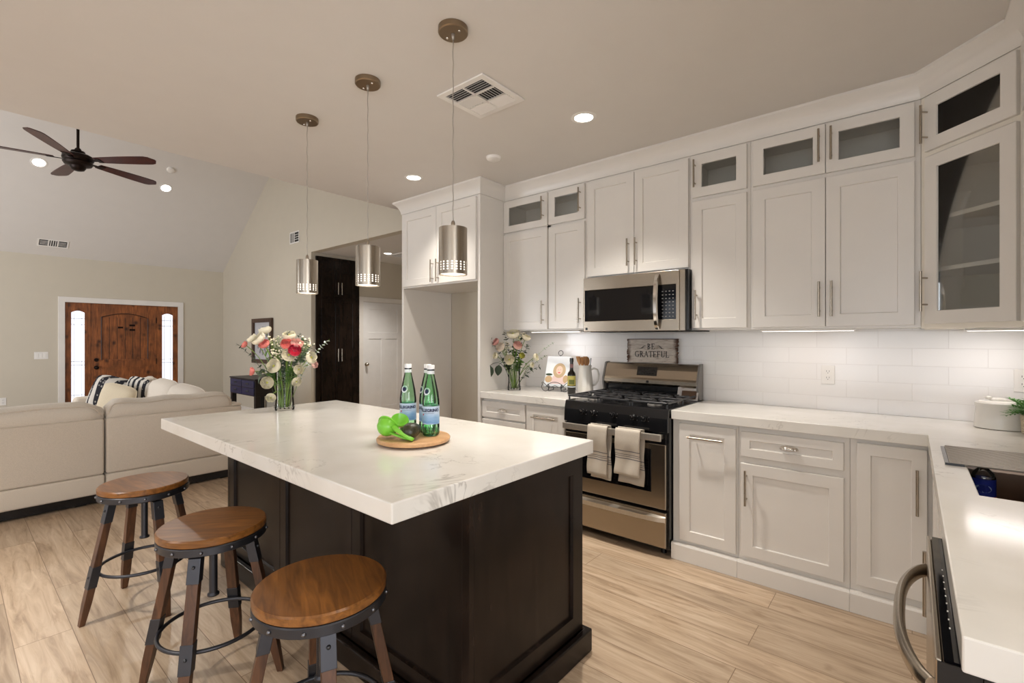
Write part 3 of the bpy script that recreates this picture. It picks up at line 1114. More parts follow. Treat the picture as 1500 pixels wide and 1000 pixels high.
# towels over the oven handle
def towel(label, x0, x1, front, back, seed):
    rnd = random.Random(seed)
    yb = 2.845 - 0.049          # middle of the handle
    zt = 0.7725
    t = thing('kitchen_towel', label, 'towel', ((x0 + x1) / 2, yb, zt), 0, 'striped towels on the oven handle')
    w = x1 - x0
    def sheet(name, path, inset, ph):
        m = MB()
        nx = 14
        uvl = m.bm.loops.layers.uv.new('UVMap')
        L = [0]
        for a, b in zip(path[:-1], path[1:]):
            L.append(L[-1] + (Vector(b) - Vector(a)).length)
        rows = []
        for i, (y, z) in enumerate(path):
            row = []
            for j in range(nx + 1):
                u = j / nx
                drop = max(0.0, -z) / 0.35
                wob = 0.004 * math.sin(u * 9 + ph + i * 0.25) * min(1, drop * 2)
                row.append(m.bm.verts.new((-w / 2 + inset[0] + (w - inset[0] - inset[1]) * u + 0.004 * math.sin(i * .6 + ph) * drop, y + wob, z - 0.006 * u * drop)))
            rows.append(row)
        for i in range(len(rows) - 1):
            for j in range(nx):
                f = m.bm.faces.new((rows[i][j], rows[i][j + 1], rows[i + 1][j + 1], rows[i + 1][j]))
                f.smooth = True
                for lp, ii in zip(f.loops, (i, i, i + 1, i + 1)):
                    lp[uvl].uv = (0.5, (L[-1] - L[ii]) / 0.5)
        return m.build(name, 'towel', t, smooth='all', solid=0.007)
    fr = [(0.012, 0.003), (0.0, 0.0055), (-0.011, 0.002), (-0.0155, -0.008)] + [(-0.0165 - 0.004 * math.sin(k * .5), -0.03 - k * (front - 0.03) / 16) for k in range(17)]
    sheet('front_flap', fr, (0.0, 0.0), rnd.random() * 6)
    bk = [(0.0, 0.0135), (0.011, 0.011), (0.0150, 0.0)] + [(0.0165 + 0.003 * math.sin(k * .6), -0.03 - k * (back - 0.03) / 16) for k in range(17)]
    sheet('back_flap', bk, (0.012, -0.016), rnd.random() * 6)
towel('left striped tea towel on the oven handle, half behind the island slab', -1.672, -1.528, 0.318, 0.345, 1)
towel('right striped tea towel on the oven handle, hanging fully in view', -1.468, -1.298, 0.282, 0.340, 2)
# clear pouch with a booklet, leaning on the back guard
t = thing('manual_pouch', 'clear crumpled pouch with a booklet standing at the back right of the stove', 'pouch', (-1.215, 3.360, 0.9195), R(6))
m = MB()
rnd = random.Random(5)
g_ = []
for i in range(9):
    row = []
    for j in range(7):
        row.append(m.bm.verts.new((-0.072 + 0.018 * i, 0.050 * j / 6 + rnd.uniform(-.004, .004), 0.001 + 0.085 * j / 6 + (rnd.uniform(-.006, .006) if j == 6 else 0))))
    g_.append(row)
for i in range(8):
    for j in range(6):
        m.bm.faces.new((g_[i][j], g_[i + 1][j], g_[i + 1][j + 1], g_[i][j + 1]))
m.build('pouch', paint('crinkled_silver_plastic', rgb((196, 190, 186)), 0.25), t, solid=0.004)
m = MB()
m.loft([[(x, y - 0.0075 + o_, z) for x, y, z in ((-0.040, 0.006, 0.012), (0.060, 0.006, 0.012), (0.060, 0.038, 0.066), (-0.040, 0.038, 0.066))] for o_ in (0, 0.001)])
m.build('booklet', paint('brown_print', rgb((88, 66, 50)), 0.4), t)

# ---------------------------------------------------------------- microwave
MX0, MX1 = -1.902, -1.124
mw = thing('microwave', 'stainless steel over-the-range microwave hung under the cabinet above the stove', 'microwave', (MX0, 3.135, 0))
mwW = MX1 - MX0
box('body', 'black', mw, 0.002, mwW, 0.0, 0.36, 1.412, 1.8145)
fr = MB()
FXW = 0.728
fr.slab([0, 0.012, FXW - 0.020, FXW], [1.408, 1.486, 1.716, 1.810], lambda i, j: not (i == 1 and j == 1), -0.0345, -0.0005, lambda u, v, w: (u, w, v))
fr = fr.build('front_frame', 'steel', mw, bevel=0.003)
box('end_trim', 'steel', mw, FXW + 0.001, mwW - 0.014, -0.022, -0.0005, 1.410, 1.810)
box('window', 'blackglass', fr, 0.0125, 0.560, -0.031, -0.010, 1.4865, 1.7155)
cp = box('control_panel', 'blackglass', fr, 0.563, FXW - 0.0205, -0.033, -0.010, 1.4865, 1.7155)
m = MB()
for r_ in range(8):
    for c_ in range(4):
        m.box(0.612 + c_ * 0.024, 0.622 + c_ * 0.024, -0.0338, -0.0331, 1.502 + r_ * 0.024, 1.507 + r_ * 0.024)
m.build('key_marks', M['grey'], cp)
box('badge', 'black', fr, 0.018, 0.036, -0.0358, -0.0346, 1.420, 1.438)
m = MB()
secs = []
for i in range(21):
    u = -1 + i / 10
    z = 1.604 + u * 0.186
    b = 0.006 + 0.050 * math.sqrt(max(0.0, 1 - u * u * 0.98))
    xo = 0.568
    secs.append([(xo, -0.0347 - b + 0.012, z), (xo + 0.006, -0.0347 - b, z), (xo + 0.026, -0.0347 - b, z), (xo + 0.032, -0.0347 - b + 0.012, z)])
m.loft(secs)
m.build('handle', 'chrome', fr, smooth=True)
box('underside_vent', 'ventdark', mw, 0.03, mwW + 0.04, 0.02, 0.30, 1.404, 1.4115)

# ---------------------------------------------------------------- dishwasher at the end of the run: its door faces -x
dw = thing('dishwasher', 'stainless steel dishwasher with a bowed handle at the end of the right run', 'dishwasher', (0.082, 1.612, 0), -PI / 2)
DW = 0.612
box('body', 'black', dw, 0.004, DW - 0.004, 0.001, 0.56, 0.02, 0.852)
door = box('door', 'steel', dw, 0.0, DW, -0.046, -0.0005, 0.115, 0.846, bevel=0.004)
box('door_edge_trim', 'steel', door, 0.0, DW, -0.054, -0.0465, 0.120, 0.850, bevel=0.002)
cs = box('control_strip', 'blackglass', door, 0.004, DW - 0.004, -0.044, -0.006, 0.8465, 0.8505)
m = MB()
for k in range(9):
    x = 0.22 + k * 0.034
    m.box(x, x + 0.006, -0.033, -0.031, 0.8506, 0.8509)
    m.box(x, x + 0.006, -0.020, -0.017, 0.8506, 0.8509)
m.build('key_marks', M['whiteplastic'], cs)
box('end_panel', 'black', door, DW + 0.0005, DW + 0.004, -0.052, -0.001, 0.12, 0.848)
box('kick_plate', 'black', dw, 0.01, DW - 0.01, 0.02, 0.06, 0.001, 0.019)
m = MB()
secs = []
for i in range(29):
    u = -1 + i / 14
    x = 0.300 + u * 0.262
    b = 0.047 * (max(0.0, 1 - abs(u) ** 2.6)) ** 0.8
    hw, th = 0.016 + 0.003 * (1 - abs(u)), 0.010
    cx, cyy = x, -0.060 - b
    # tangent for a frame that follows the bow
    du = 0.001
    b2 = 0.047 * (max(0.0, 1 - min(1, abs(u + du)) ** 2.6)) ** 0.8
    tx, ty = 0.262 * du, -(b2 - b)
    L = math.hypot(tx, ty) or 1
    nx, ny = ty / L, -tx / L
    sec = []
    for k in range(12):
        a = 2 * PI * k / 12
        sec.append((cx + nx * th * math.cos(a), cyy + ny * th * math.cos(a) + 0.004, 0.775 + hw * math.sin(a)))
    secs.append(sec)
m.loft(secs)
m.build('handle', 'nickel', door, smooth=True)

# ---------------------------------------------------------------- sign on the stove's back guard
t = thing('wooden_sign', 'weathered whitewashed wooden sign reading BE GRATEFUL on the stove back', 'sign', (-1.525, 3.480, 1.1705))
def board_mat():
    m, nt, b = new_mat('whitewashed_boards')
    n = noise(nt, coords(nt, (5, 5, 40)), 3, 5, 0.65)
    c = ramp(nt, n, [(0.30, rgb((112, 90, 74))), (0.45, rgb((190, 178, 166))), (0.7, rgb((214, 205, 194)))])
    tc = N(nt, 'ShaderNodeTexCoord')
    sx = N(nt, 'ShaderNodeSeparateXYZ')
    nt.links.new(tc.outputs['Object'], sx.inputs[0])
    ab = N(nt, 'ShaderNodeMath', operation='ABSOLUTE')
    nt.links.new(sx.outputs[0], ab.inputs[0])
    ad = N(nt, 'ShaderNodeMath', operation='ADD')
    nt.links.new(ab.outputs[0], ad.inputs[0])
    n2 = N(nt, 'ShaderNodeMath', operation='MULTIPLY')
    n2.inputs[1].default_value = 0.05
    nt.links.new(noise(nt, coords(nt), 30, 3), n2.inputs[0])
    nt.links.new(n2.outputs[0], ad.inputs[1])
    ed = ramp(nt, ad.outputs[0], [(0.19, (0, 0, 0, 1)), (0.222, (1, 1, 1, 1))])
    nt.links.new(mixc(nt, ed, c, rgb((78, 52, 38))), b.inputs['Base Color'])
    b.inputs['Roughness'].default_value = 0.8
    bump(nt, b, n, 0.5, 0.002)
    return m
M['sign'] = board_mat()
M['signedge'] = paint('dark_worn_wood', rgb((70, 46, 34)), 0.8)
rnd = random.Random(8)
zz = [0.0, 0.060, 0.121, 0.180]
for k in range(3):
    m = MB()
    z0, z1 = zz[k] + 0.0008, zz[k + 1] - 0.0008
    nseg = 6
    L_ = [(-0.200 + rnd.uniform(-.006, .004), z0 + (z1 - z0) * i / nseg) for i in range(nseg + 1)]
    R_ = [(0.200 + rnd.uniform(-.006, .006), z0 + (z1 - z0) * i / nseg) for i in range(nseg + 1)]
    poly = L_ + list(reversed(R_))
    m.bm.faces.new([m.bm.verts.new((x, -0.009, z)) for x, z in poly])
    m.bm.faces.new([m.bm.verts.new((x, 0.009, z)) for x, z in reversed(poly)])
    a_ = [m.bm.verts.new((x, -0.009, z)) for x, z in poly]
    b_ = [m.bm.verts.new((x, 0.009, z)) for x, z in poly]
    for i in range(len(poly)):
        i2 = (i + 1) % len(poly)
        m.bm.faces.new((a_[i], b_[i], b_[i2], a_[i2]))
    bmesh.ops.remove_doubles(m.bm, verts=m.bm.verts, dist=1e-6)
    m.build('board', 'sign', t)
box('top_edge', 'signedge', t, -0.200, 0.202, -0.0105, 0.0095, 0.1795, 0.1845)
M['ink'] = paint('black_ink', (0.012, 0.011, 0.011, 1), 0.7)
# serif capitals drawn from strokes: thick stems with slab serifs
def serif_text(body, h, x0, z0, yy, parent, name, gap=0.012):
    S = h * 0.135         # stem
    T = h * 0.075         # thin stroke
    q = h * 0.07          # serif overhang
    m = MB()
    def rect(x, z, w, hh):
        m.face([(x, yy, z), (x + w, yy, z), (x + w, yy, z + hh), (x, yy, z + hh)])
    def stem(x, z=0.0, hh=h):
        rect(x, z0 + z, S, hh)
    def serif(x, z, w=None):
        rect(x - q, z0 + z, (w or S) + 2 * q, T * 0.8)
    def line(ax, az, bx, bz_, w):
        d = Vector((bx - ax, 0, bz_ - az)).normalized()
        nx, nz = -d.z * w / 2, d.x * w / 2
        m.face([(ax + nx, yy, z0 + az + nz), (bx + nx, yy, z0 + bz_ + nz), (bx - nx, yy, z0 + bz_ - nz), (ax - nx, yy, z0 + az - nz)])
    def arc(cx, cz, rx, rz, a0, a1, w0, n_=14):
        for i in range(n_):
            u0, u1 = a0 + (a1 - a0) * i / n_, a0 + (a1 - a0) * (i + 1) / n_
            def pt(u, k):
                th = w0 * (0.55 + 0.45 * abs(math.cos(u)))
                return (cx + (rx - k * th) * math.cos(u), yy, z0 + cz + (rz - k * th) * math.sin(u))
            m.face([pt(u0, 0), pt(u1, 0), pt(u1, 1), pt(u0, 1)])
    x = x0
    for ch in body:
        if ch == 'B':
            stem(x + q); serif(x + q, 0); serif(x + q, h - T * .8)
            arc(x + q + S, h * .75, h * .30, h * .25, -PI / 2, PI / 2, S); arc(x + q + S, h * .26, h * .34, h * .26, -PI / 2, PI / 2, S)
            wd = h * .60
        elif ch in 'EFL':
            stem(x + q); serif(x + q, 0)
            if ch != 'L':
                serif(x + q, h - T * .8)
                rect(x + q + S, z0 + h - T, h * .34, T); rect(x + q + S + h * .30, z0 + h * .80, T * .7, h * .2)
                rect(x + q + S, z0 + h * .48, h * .24, T); rect(x + q + S + h * .20, z0 + h * .41, T * .7, h * .21)
            else:
                serif(x + q, h - T * .8)
            if ch != 'F':
                rect(x + q + S, z0, h * .38, T); rect(x + q + S + h * .34, z0, T * .7, h * .22)
            wd = h * .62
        elif ch == 'G':
            arc(x + h * .40, h * .5, h * .38, h * .5, R(42), R(325), S)
            rect(x + h * .62, z0 + h * .06, S * .9, h * .38); rect(x + h * .50, z0 + h * .42, h * .32, T * .8)
            wd = h * .84
        elif ch == 'R':
            stem(x + q); serif(x + q, 0); serif(x + q, h - T * .8)
            arc(x + q + S, h * .74, h * .32, h * .26, -PI / 2, PI / 2, S)
            line(x + q + S + h * .10, h * .48, x + h * .66, 0.0, S); rect(x + h * .56, z0, h * .22, T * .8)
            wd = h * .72
        elif ch == 'A':
            line(x + h * .10, 0, x + h * .38, h, T); line(x + h * .36, h, x + h * .64, 0, S)
            rect(x + h * .20, z0 + h * .32, h * .32, T * .8); rect(x, z0, h * .22, T * .8); rect(x + h * .52, z0, h * .25, T * .8)
            wd = h * .76
        elif ch == 'T':
            stem(x + h * .28); serif(x + h * .28, 0)
            rect(x, z0 + h - T, h * .70, T); rect(x, z0 + h * .78, T * .7, h * .2); rect(x + h * .70 - T * .7, z0 + h * .78, T * .7, h * .2)
            wd = h * .70
        elif ch == 'U':
            stem(x + q, h * .28, h * .72); serif(x + q, h - T * .8)
            rect(x + q + h * .48, z0 + h * .28, T, h * .72); serif(x + q + h * .48, h - T * .8, T)
            arc(x + q + (h * .48 + T) / 2, h * .30, (h * .48 + T) / 2, h * .30, PI, 2 * PI, S)
            wd = h * .72
        x += wd + gap
    o = m.build(name, 'ink', parent, solid=0.0008)
    return x - gap - x0
serif_text('BE', 0.044, -0.034, 0.104, -0.0098, t, 'lettering', 0.006)
serif_text('GRATEFUL', 0.046, -0.137, 0.044, -0.0098, t, 'lettering', 0.0025)
m = MB()
for s in (-1, 1):
    pts = [(s * (0.046 + 0.010 * k), -0.0095, 0.128 - 0.0032 * k + 0.006 * math.sin(k * 1.1)) for k in range(6)]
    m.tube(pts, [0.001, .002, .0025, .002, .0016, .0008], 5)
    m.tube([(s * 0.060, -0.0095, 0.120), (s * 0.075, -0.0095, 0.112), (s * 0.100, -0.0095, 0.106)], [0.001, .002, .0006], 5)
m.build('flourish', 'ink', t)

# ---------------------------------------------------------------- outlets, switch
def outlet(name, label, loc, rz, gang=1, switch=False):
    t = thing(name, label, 'light switch' if switch else 'outlet', loc, rz)
    w = 0.035 + 0.023 * (gang - 1)
    MB().box(-w, w, -0.005, 0.0, -0.057, 0.057, bev=0.002).build('cover_plate', 'whiteplastic', t)
    if switch:
        for k in range(gang):
            x = -w + 0.035 + k * 0.046
            box('rocker', 'whiteplastic', t, x - 0.016, x + 0.016, -0.0085, -0.0051, -0.033, 0.033, bevel=0.001)
    else:
        for z in (-0.0195, 0.0195):
            s = MB().box(-0.017, 0.017, -0.0068, -0.0051, z - 0.014, z + 0.014, bev=0.0008).build('socket', 'whiteplastic', t)
            mm = MB()
            mm.box(-0.0075, -0.0055, -0.0075, -0.0069, z - 0.002, z + 0.008)
            mm.box(0.0055, 0.0075, -0.0075, -0.0069, z - 0.002, z + 0.008)
            mm.box(-0.002, 0.002, -0.0075, -0.0069, z - 0.010, z - 0.006)
            mm.build('slots', M['ventdark'], s)
outlet('power_outlet', 'white outlet on the tiled backsplash left of the corner', (-0.398, YW - 0.0105, 1.132), 0)
outlet('power_outlet', 'white outlet on the backsplash behind the potted plant', (0.432, YW - 0.0105, 1.140), 0)
outlet('switch_plate', 'white three-gang light switch plate left of the front door', (XF + 0.0005, 0.978, 1.093), PI / 2, 3, True)
outlet('power_outlet', 'white outlet low on the far wall behind the sofa at the left edge', (XF + 0.0005, 0.56, 0.40), PI / 2)
# ---------------------------------------------------------------- bar stools
def make_stool(label, loc, rz):
    t = thing('bar_stool', label, 'stool', loc, rz, 'bar stools along the island')
    ST = 0.620
    seat = MB().lathe([(0.0, ST - 0.030), (0.183, ST - 0.030), (0.188, ST - 0.026), (0.189, ST - 0.006), (0.184, ST - 0.001), (0.0, ST)], 48).build('seat', 'seat', t, smooth=True)
    rim = MB().lathe([(0.150, ST - 0.0605), (0.186, ST - 0.0605), (0.189, ST - 0.058), (0.189, ST - 0.034), (0.186, ST - 0.0305), (0.150, ST - 0.0305)], 48).build('rim_band', 'iron', t, smooth=True)
    for k in range(12):
        a = 2 * PI * (k + .35) / 12
        MB().sphere((0.1892 * math.cos(a), 0.1892 * math.sin(a), ST - 0.046), 0.0065, n=10).build('rivet', 'rivet', rim, smooth='all')
    # swivel plate and screw post
    m = MB()
    m.lathe([(0.0, ST - 0.074), (0.145, ST - 0.074), (0.148, ST - 0.070), (0.148, ST - 0.0612), (0.0, ST - 0.0612)], 36)
    m.build('swivel_plate', 'iron', t, smooth=True)
    m = MB()
    pr_ = [(0.0, 0.330), (0.021, 0.330), (0.021, 0.338)]
    for k in range(34):
        z = 0.340 + k * 0.006
        pr_ += [(0.0135, z), (0.0155, z + 0.003)]
    pr_ += [(0.014, ST - 0.0745), (0.0, ST - 0.0745)]
    m.lathe(pr_, 16)
    m.build('screw_post', 'iron', t, smooth='all')
    for k in range(4):
        a = k * PI / 2
        rot = Matrix.Rotation(a, 4, 'Z')
        top = Vector((0.140, 0, ST - 0.078))
        bot = Vector((0.252, 0, 0.0005))
        def sec(z, hw, hd, e=0.0):
            f_ = (top.z - z) / (top.z - bot.z)
            x = top.x + (bot.x - top.x) * f_
            hw += e
            hd += e
            return [rot @ Vector(p) for p in ((x - hd, -hw, z), (x + hd, -hw, z), (x + hd, hw, z), (x - hd, hw, z))]
        m = MB()
        m.loft([sec(top.z - 0.002, 0.019, 0.015), sec(0.30, 0.0195, 0.016), sec(0.10, 0.0185, 0.0155), sec(0.0005, 0.013, 0.011)])
        leg = m.build('leg', 'legwood', t, bevel=0.002)
        m = MB()
        m.loft([sec(top.z + 0.002, 0.019, 0.015, 0.0022), sec(top.z - 0.085, 0.0192, 0.0153, 0.0022)])
        br = m.build('top_bracket', 'iron', leg, bevel=0.0015)
        m = MB()
        m.loft([sec(0.262, 0.0193, 0.0158, 0.0022), sec(0.165, 0.019, 0.0156, 0.0022)])
        m.build('sleeve', 'iron', leg, bevel=0.0015)
        for z in (top.z - 0.028, 0.215):
            f_ = (top.z - z) / (top.z - bot.z)
            x = top.x + (bot.x - top.x) * f_ + 0.0178
            MB().sphere(rot @ Vector((x, 0, z)), 0.0065, n=10).build('bolt', 'castiron', leg, smooth='all')
    n_ = 56
    m = MB()
    m.tube([(0.183 * math.cos(2 * PI * k / n_), 0.183 * math.sin(2 * PI * k / n_), 0.215) for k in range(n_)], 0.0075, 10, closed=True)
    m.build('foot_ring', 'iron', t, smooth='all')
    return t
s1 = make_stool('round wood and iron bar stool nearest the camera, at the near end of the island', (-1.365, 0.730, 0), R(-22))
s2 = dup(s1, (-2.139, 0.688, 0), R(50), 'round wood and iron bar stool in the middle of the row of three')
s3 = dup(s1, (-3.032, 0.659, 0), R(8), 'round wood and iron bar stool farthest along the island, in front of the sofa')

# ---------------------------------------------------------------- sectional sofa
def rbox(x0, x1, y0, y1, z0, z1, b, seg=4, m=None):
    m = m or MB()
    m.box(x0, x1, y0, y1, z0, z1, bev=b, seg=seg)
    return m

def puff(name, mat, parent, size, loc, rot=(0, 0, 0), pinch=0.55, n=14, piping=True, top=True):
    """soft cushion: a pillow shape of the given width, thickness, height"""
    w, t, h = size
    m = MB()
    fr, bk = [], []
    for i in range(n + 1):
        a, b = [], []
        for j in range(n + 1):
            u, v = -1 + 2 * i / n, -1 + 2 * j / n
            k = (max(0, 1 - u ** 4) ** pinch) * (max(0, 1 - v ** 4) ** pinch)
            x = w / 2 * u * (1 - 0.05 * (1 - abs(v)) * 0 - 0.03 * v * v * 0)
            z = h / 2 * v
            # corners drawn in a little
            sh = 1 - 0.04 * (u * u) * (1 - v * v) * 0 - 0.05 * (1 - u * u) * abs(v) * 0
            th = t / 2 * (0.06 + 0.94 * k)
            x *= 1 - 0.07 * v ** 4
            z *= 1 - 0.16 * u ** 4
            a.append(m.bm.verts.new((x * sh, -th, z)))
            b.append(m.bm.verts.new((x * sh, th, z)))
        fr.append(a)
        bk.append(b)
    for i in range(n):
        for j in range(n):
            m.bm.faces.new((fr[i][j], fr[i + 1][j], fr[i + 1][j + 1], fr[i][j + 1]))
            m.bm.faces.new((bk[i][j], bk[i][j + 1], bk[i + 1][j + 1], bk[i + 1][j]))
    edge = [(i, 0) for i in range(n)] + [(n, j) for j in range(n)] + [(i, n) for i in range(n, 0, -1)] + [(0, j) for j in range(n, 0, -1)]
    for k in range(len(edge)):
        (a, b), (c, d) = edge[k], edge[(k + 1) % len(edge)]
        m.bm.faces.new((fr[a][b], bk[a][b], bk[c][d], fr[c][d]))
    ringp = [((fr[a][b].co + bk[a][b].co) / 2) for a, b in edge]
    if piping:
        m.tube(ringp, 0.006, 6, closed=True)
    o = m.build(name, mat, parent, smooth='all')
    o.data.transform(Matrix.Translation(loc) @ Euler(rot).to_matrix().to_4x4())
    return o

SB = -5.08     # back of the sofa
sofa = thing('sectional_sofa', 'long cream sectional sofa seen from behind, with a row of loose back cushions', 'sofa', (SB - 0.5, 0.4, 0))
ox, oy = SB - 0.5, 0.4
def sb(name, mat, x0, x1, y0, y1, z0, z1, b=0.02, seg=3):
    o = rbox(x0 - ox, x1 - ox, y0 - oy, y1 - oy, z0, z1, b, seg).build(name, mat, sofa, smooth=True)
    return o
SPL = 0.845
for y0, y1 in ((-1.25, SPL - 0.004), (SPL + 0.004, 1.890)):
    sb('base', 'sofa', SB - 0.95, SB, y0, y1, 0.085, 0.240, 0.018)
    f = sb('back_frame', 'sofa', SB - 0.20, SB - 0.004, y0 + 0.002, y1 - 0.002, 0.2405, 0.700, 0.022)
    sb('seat_cushion', 'cushion', SB - 0.94, SB - 0.205, y0 + 0.01, y1 - 0.01, 0.2425, 0.455, 0.05, 4)
# tight back rolls standing above the frame, with piping
def back_roll(y0, y1, taper1=0.0):
    m = MB()
    secs = []
    prof = [(-0.19, 0.46), (-0.012, 0.700), (0.0, 0.715), (0.002, 0.77), (-0.012, 0.815), (-0.05, 0.836), (-0.12, 0.842), (-0.18, 0.825), (-0.205, 0.78), (-0.21, 0.70)]
    n_ = 18
    for i in range(n_ + 1):
        u = i / n_
        y = y0 + (y1 - y0) * u
        e = min(u, 1 - u) * (y1 - y0)
        k = min(1.0, math.sqrt(max(0.0, 1 - (1 - min(1, e / 0.07)) ** 2)))
        dz = -0.05 * (1 - k)
        dip = -taper1 * max(0, u - 0.6) * 0.25
        sag = 0.006 * math.sin(u * 17)
        secs.append([(SB - 0.01 - 0.008 * (1 - k) + x * (0.92 + 0.08 * k) - ox, y - oy, (z + dz * (z - 0.7) / 0.14 + dip + sag if z > 0.71 else z)) for x, z in prof])
    m.loft(secs)
    o = m.build('back_cushion', 'cushion', sofa, smooth='all')
    m = MB()
    m.tube([(SB - 0.004 - 0.02 * max(0, 1 - min(u, 1 - u) * 30) - ox, y0 + (y1 - y0) * u - oy, 0.812 - 0.10 * max(0, 1 - min(u, 1 - u) * 22) ** 2 - taper1 * max(0, u - .6) * .25 + 0.006 * math.sin(u * 17)) for u in [q / 40 for q in range(41)]], 0.0055, 6)
    m.build('piping', 'sofa', o, smooth='all')
back_roll(-1.24, SPL - 0.012)
back_roll(SPL + 0.012, 1.800, 0.05)
sb('corner_top', 'sofa', SB - 0.20, SB - 0.006, 1.795, 1.885, 0.7005, 0.722, 0.008)
m = MB()
for y in (-1.1, 0.70, 1.0, 1.75):
    for x in (SB - 0.10, SB - 0.85):
        m = MB()
        m.box(x - 0.035 - ox, x + 0.035 - ox, y - 0.035 - oy, y + 0.035 - oy, 0.001, 0.084)
        m.build('leg', 'black', sofa)
box('under_base_block', 'black', sofa, SB - 0.92 - ox, SB - 0.05 - ox, -1.2 - oy, 1.85 - oy, 0.012, 0.0835)  # black block filling the gap below the base
# return wing, running away from the kitchen with its back to the hall side
WX = -7.42
sb('base', 'sofa', WX, SB - 0.955, 0.95, 1.885, 0.085, 0.240, 0.018)
sb('back_frame', 'sofa', WX, SB - 0.21, 1.70, 1.883, 0.4605, 0.700, 0.022)
sb('seat_cushion', 'cushion', WX + 0.20, SB - 0.96, 0.93, 1.69, 0.2425, 0.455, 0.05, 4)
sb('arm', 'sofa', WX, WX + 0.19, 0.93, 1.69, 0.2425, 0.690, 0.05, 4)
for k, (xa, tilt, hh) in enumerate(((-7.02, -16, 0.44), (-6.36, -18, 0.44), (-5.62, -20, 0.42))):
    puff('back_cushion', 'cushion', sofa, ((0.56, 0.72, 0.70)[k], 0.24, hh), (xa - ox, (1.55, 1.56, 1.57)[k] - oy, 0.455 + hh / 2 + 0.01), (R(tilt * .5), R((-3, 2, 4)[k]), R((-4, 3, 6)[k])))
sb('leg', 'black', WX + 0.05, WX + 0.12, 1.0, 1.07, 0.001, 0.084, 0.003, 1)
sb('leg', 'black', WX + 0.05, WX + 0.12, 1.78, 1.85, 0.001, 0.084, 0.003, 1)
t = thing('throw_pillow', 'black and cream patterned throw pillow leaning at the sofa arm', 'pillow', (-6.99, 1.225, 0.462))
puff('cover', 'pattern', t, (0.42, 0.13, 0.42), (0, 0, 0.245), (R(-4), R(18), R(62)), 0.5)
t = thing('throw_pillow', 'second black and cream pillow behind, only its top corner showing', 'pillow', (-6.74, 1.400, 0.462))
puff('cover', 'pattern', t, (0.36, 0.10, 0.42), (0, 0, 0.245), (R(-4), R(8), R(22)), 0.5)
t = thing('throw_pillow', 'plain beige throw pillow in front of the patterned ones', 'pillow', (-6.68, 1.205, 0.462))
puff('cover', 'beige', t, (0.40, 0.13, 0.36), (0, 0, 0.21), (R(-8), R(12), R(36)), 0.5)

# ---------------------------------------------------------------- front door
fd = struct(thing('door_1', 'knotty alder entry door between two narrow sidelights', 'door', (XF, (DY0 + DY1) / 2, 0), PI / 2))
del fd['label'], fd['category']
hw = (DY1 - DY0) / 2
# casing
m = MB()
m.slab([-hw - 0.082, -hw, hw, hw + 0.082], [0.001, DZ, DZ + 0.088], lambda i, j: not (i == 1 and j == 0), -0.020, -0.0005, lambda u, v, w: (u, w, v))
m.build('casing', 'trim', fd, bevel=0.003)
SL = 0.325
def leaf(name, x0, x1, z0, z1, gx0, gx1, gz0, gz1, arch, mat):
    """door leaf with one arched opening"""
    m = MB()
    nA = 12
    top = [(gx1 + (gx0 - gx1) * k / nA, gz1 + arch * math.sin(PI * k / nA)) for k in range(nA + 1)]
    inner = [(gx0, gz0), (gx1, gz0)] + top
    def strip(yy, flip):
        # left, right, bottom pieces and the fan above the arch
        for q in (((x0, z0), (gx0, z0), (gx0, z1), (x0, z1)), ((gx1, z0), (x1, z0), (x1, z1), (gx1, z1)), ((gx0, z0), (gx1, z0), (gx1, gz0), (gx0, gz0))):
            m.face([(x, yy, z) for x, z in (reversed(q) if flip else q)])
        for a, b in zip(top[:-1], top[1:]):
            q = ((b[0], z1), (b[0], b[1]), (a[0], a[1]), (a[0], z1))
            m.face([(x, yy, z) for x, z in (reversed(q) if flip else q)])
    strip(0.0, False)
    strip(0.045, True)
    for poly in (inner, [(x0, z0), (x1, z0), (x1, z1), (x0, z1)]):
        for k in range(len(poly)):
            a, b = poly[k], poly[(k + 1) % len(poly)]
            m.face([(a[0], 0.0, a[1]), (b[0], 0.0, b[1]), (b[0], 0.045, b[1]), (a[0], 0.045, a[1])])
    bmesh.ops.remove_doubles(m.bm, verts=m.bm.verts, dist=1e-5)
    o = m.build(name, mat, fd)
    o.location = (0, 0.02, 0)
    return o, inner
def fill(name, inner, y0, y1, mat, parent):
    m = MB()
    a = [m.bm.verts.new((x, y0, z)) for x, z in inner]
    b = [m.bm.verts.new((x, y1, z)) for x, z in inner]
    m.bm.faces.new(a)
    m.bm.faces.new(list(reversed(b)))
    for k in range(len(a)):
        k2 = (k + 1) % len(a)
        m.bm.faces.new((a[k], b[k], b[k2], a[k2]))
    return m.build(name, mat, parent)
for s in (-1, 1):
    x0, x1 = (-hw + 0.001, -hw + SL) if s < 0 else (hw - SL, hw - 0.001)
    xc = (x0 + x1) / 2
    o, inner = leaf('sidelight', x0, x1, 0.002, DZ - 0.002, xc - 0.084, xc + 0.084, 0.30, 1.800, 0.030, 'knotty')
    gl = fill('glass', inner, 0.016, 0.022, 'frosted', o)
    m = MB()
    for z in (1.70, 1.60, 0.98, 0.92, 0.42):
        m.box(xc - 0.083, xc + 0.083, 0.012, 0.0155, z - 0.003, z + 0.003)
    for x in (xc - 0.05, xc + 0.05):
        m.box(x - 0.002, x + 0.002, 0.012, 0.0155, 0.302, 1.79)
    m.build('leading', 'grey', gl)
x0, x1 = -hw + SL + 0.003, hw - SL - 0.003
o, inner = leaf('door_leaf', x0, x1, 0.004, DZ - 0.003, x0 + 0.135, x1 - 0.135, 1.00, 1.735, 0.070, 'knotty')
p = fill('upper_panel', inner, 0.012, 0.040, 'knotty', o)
m = MB()
nb = 6
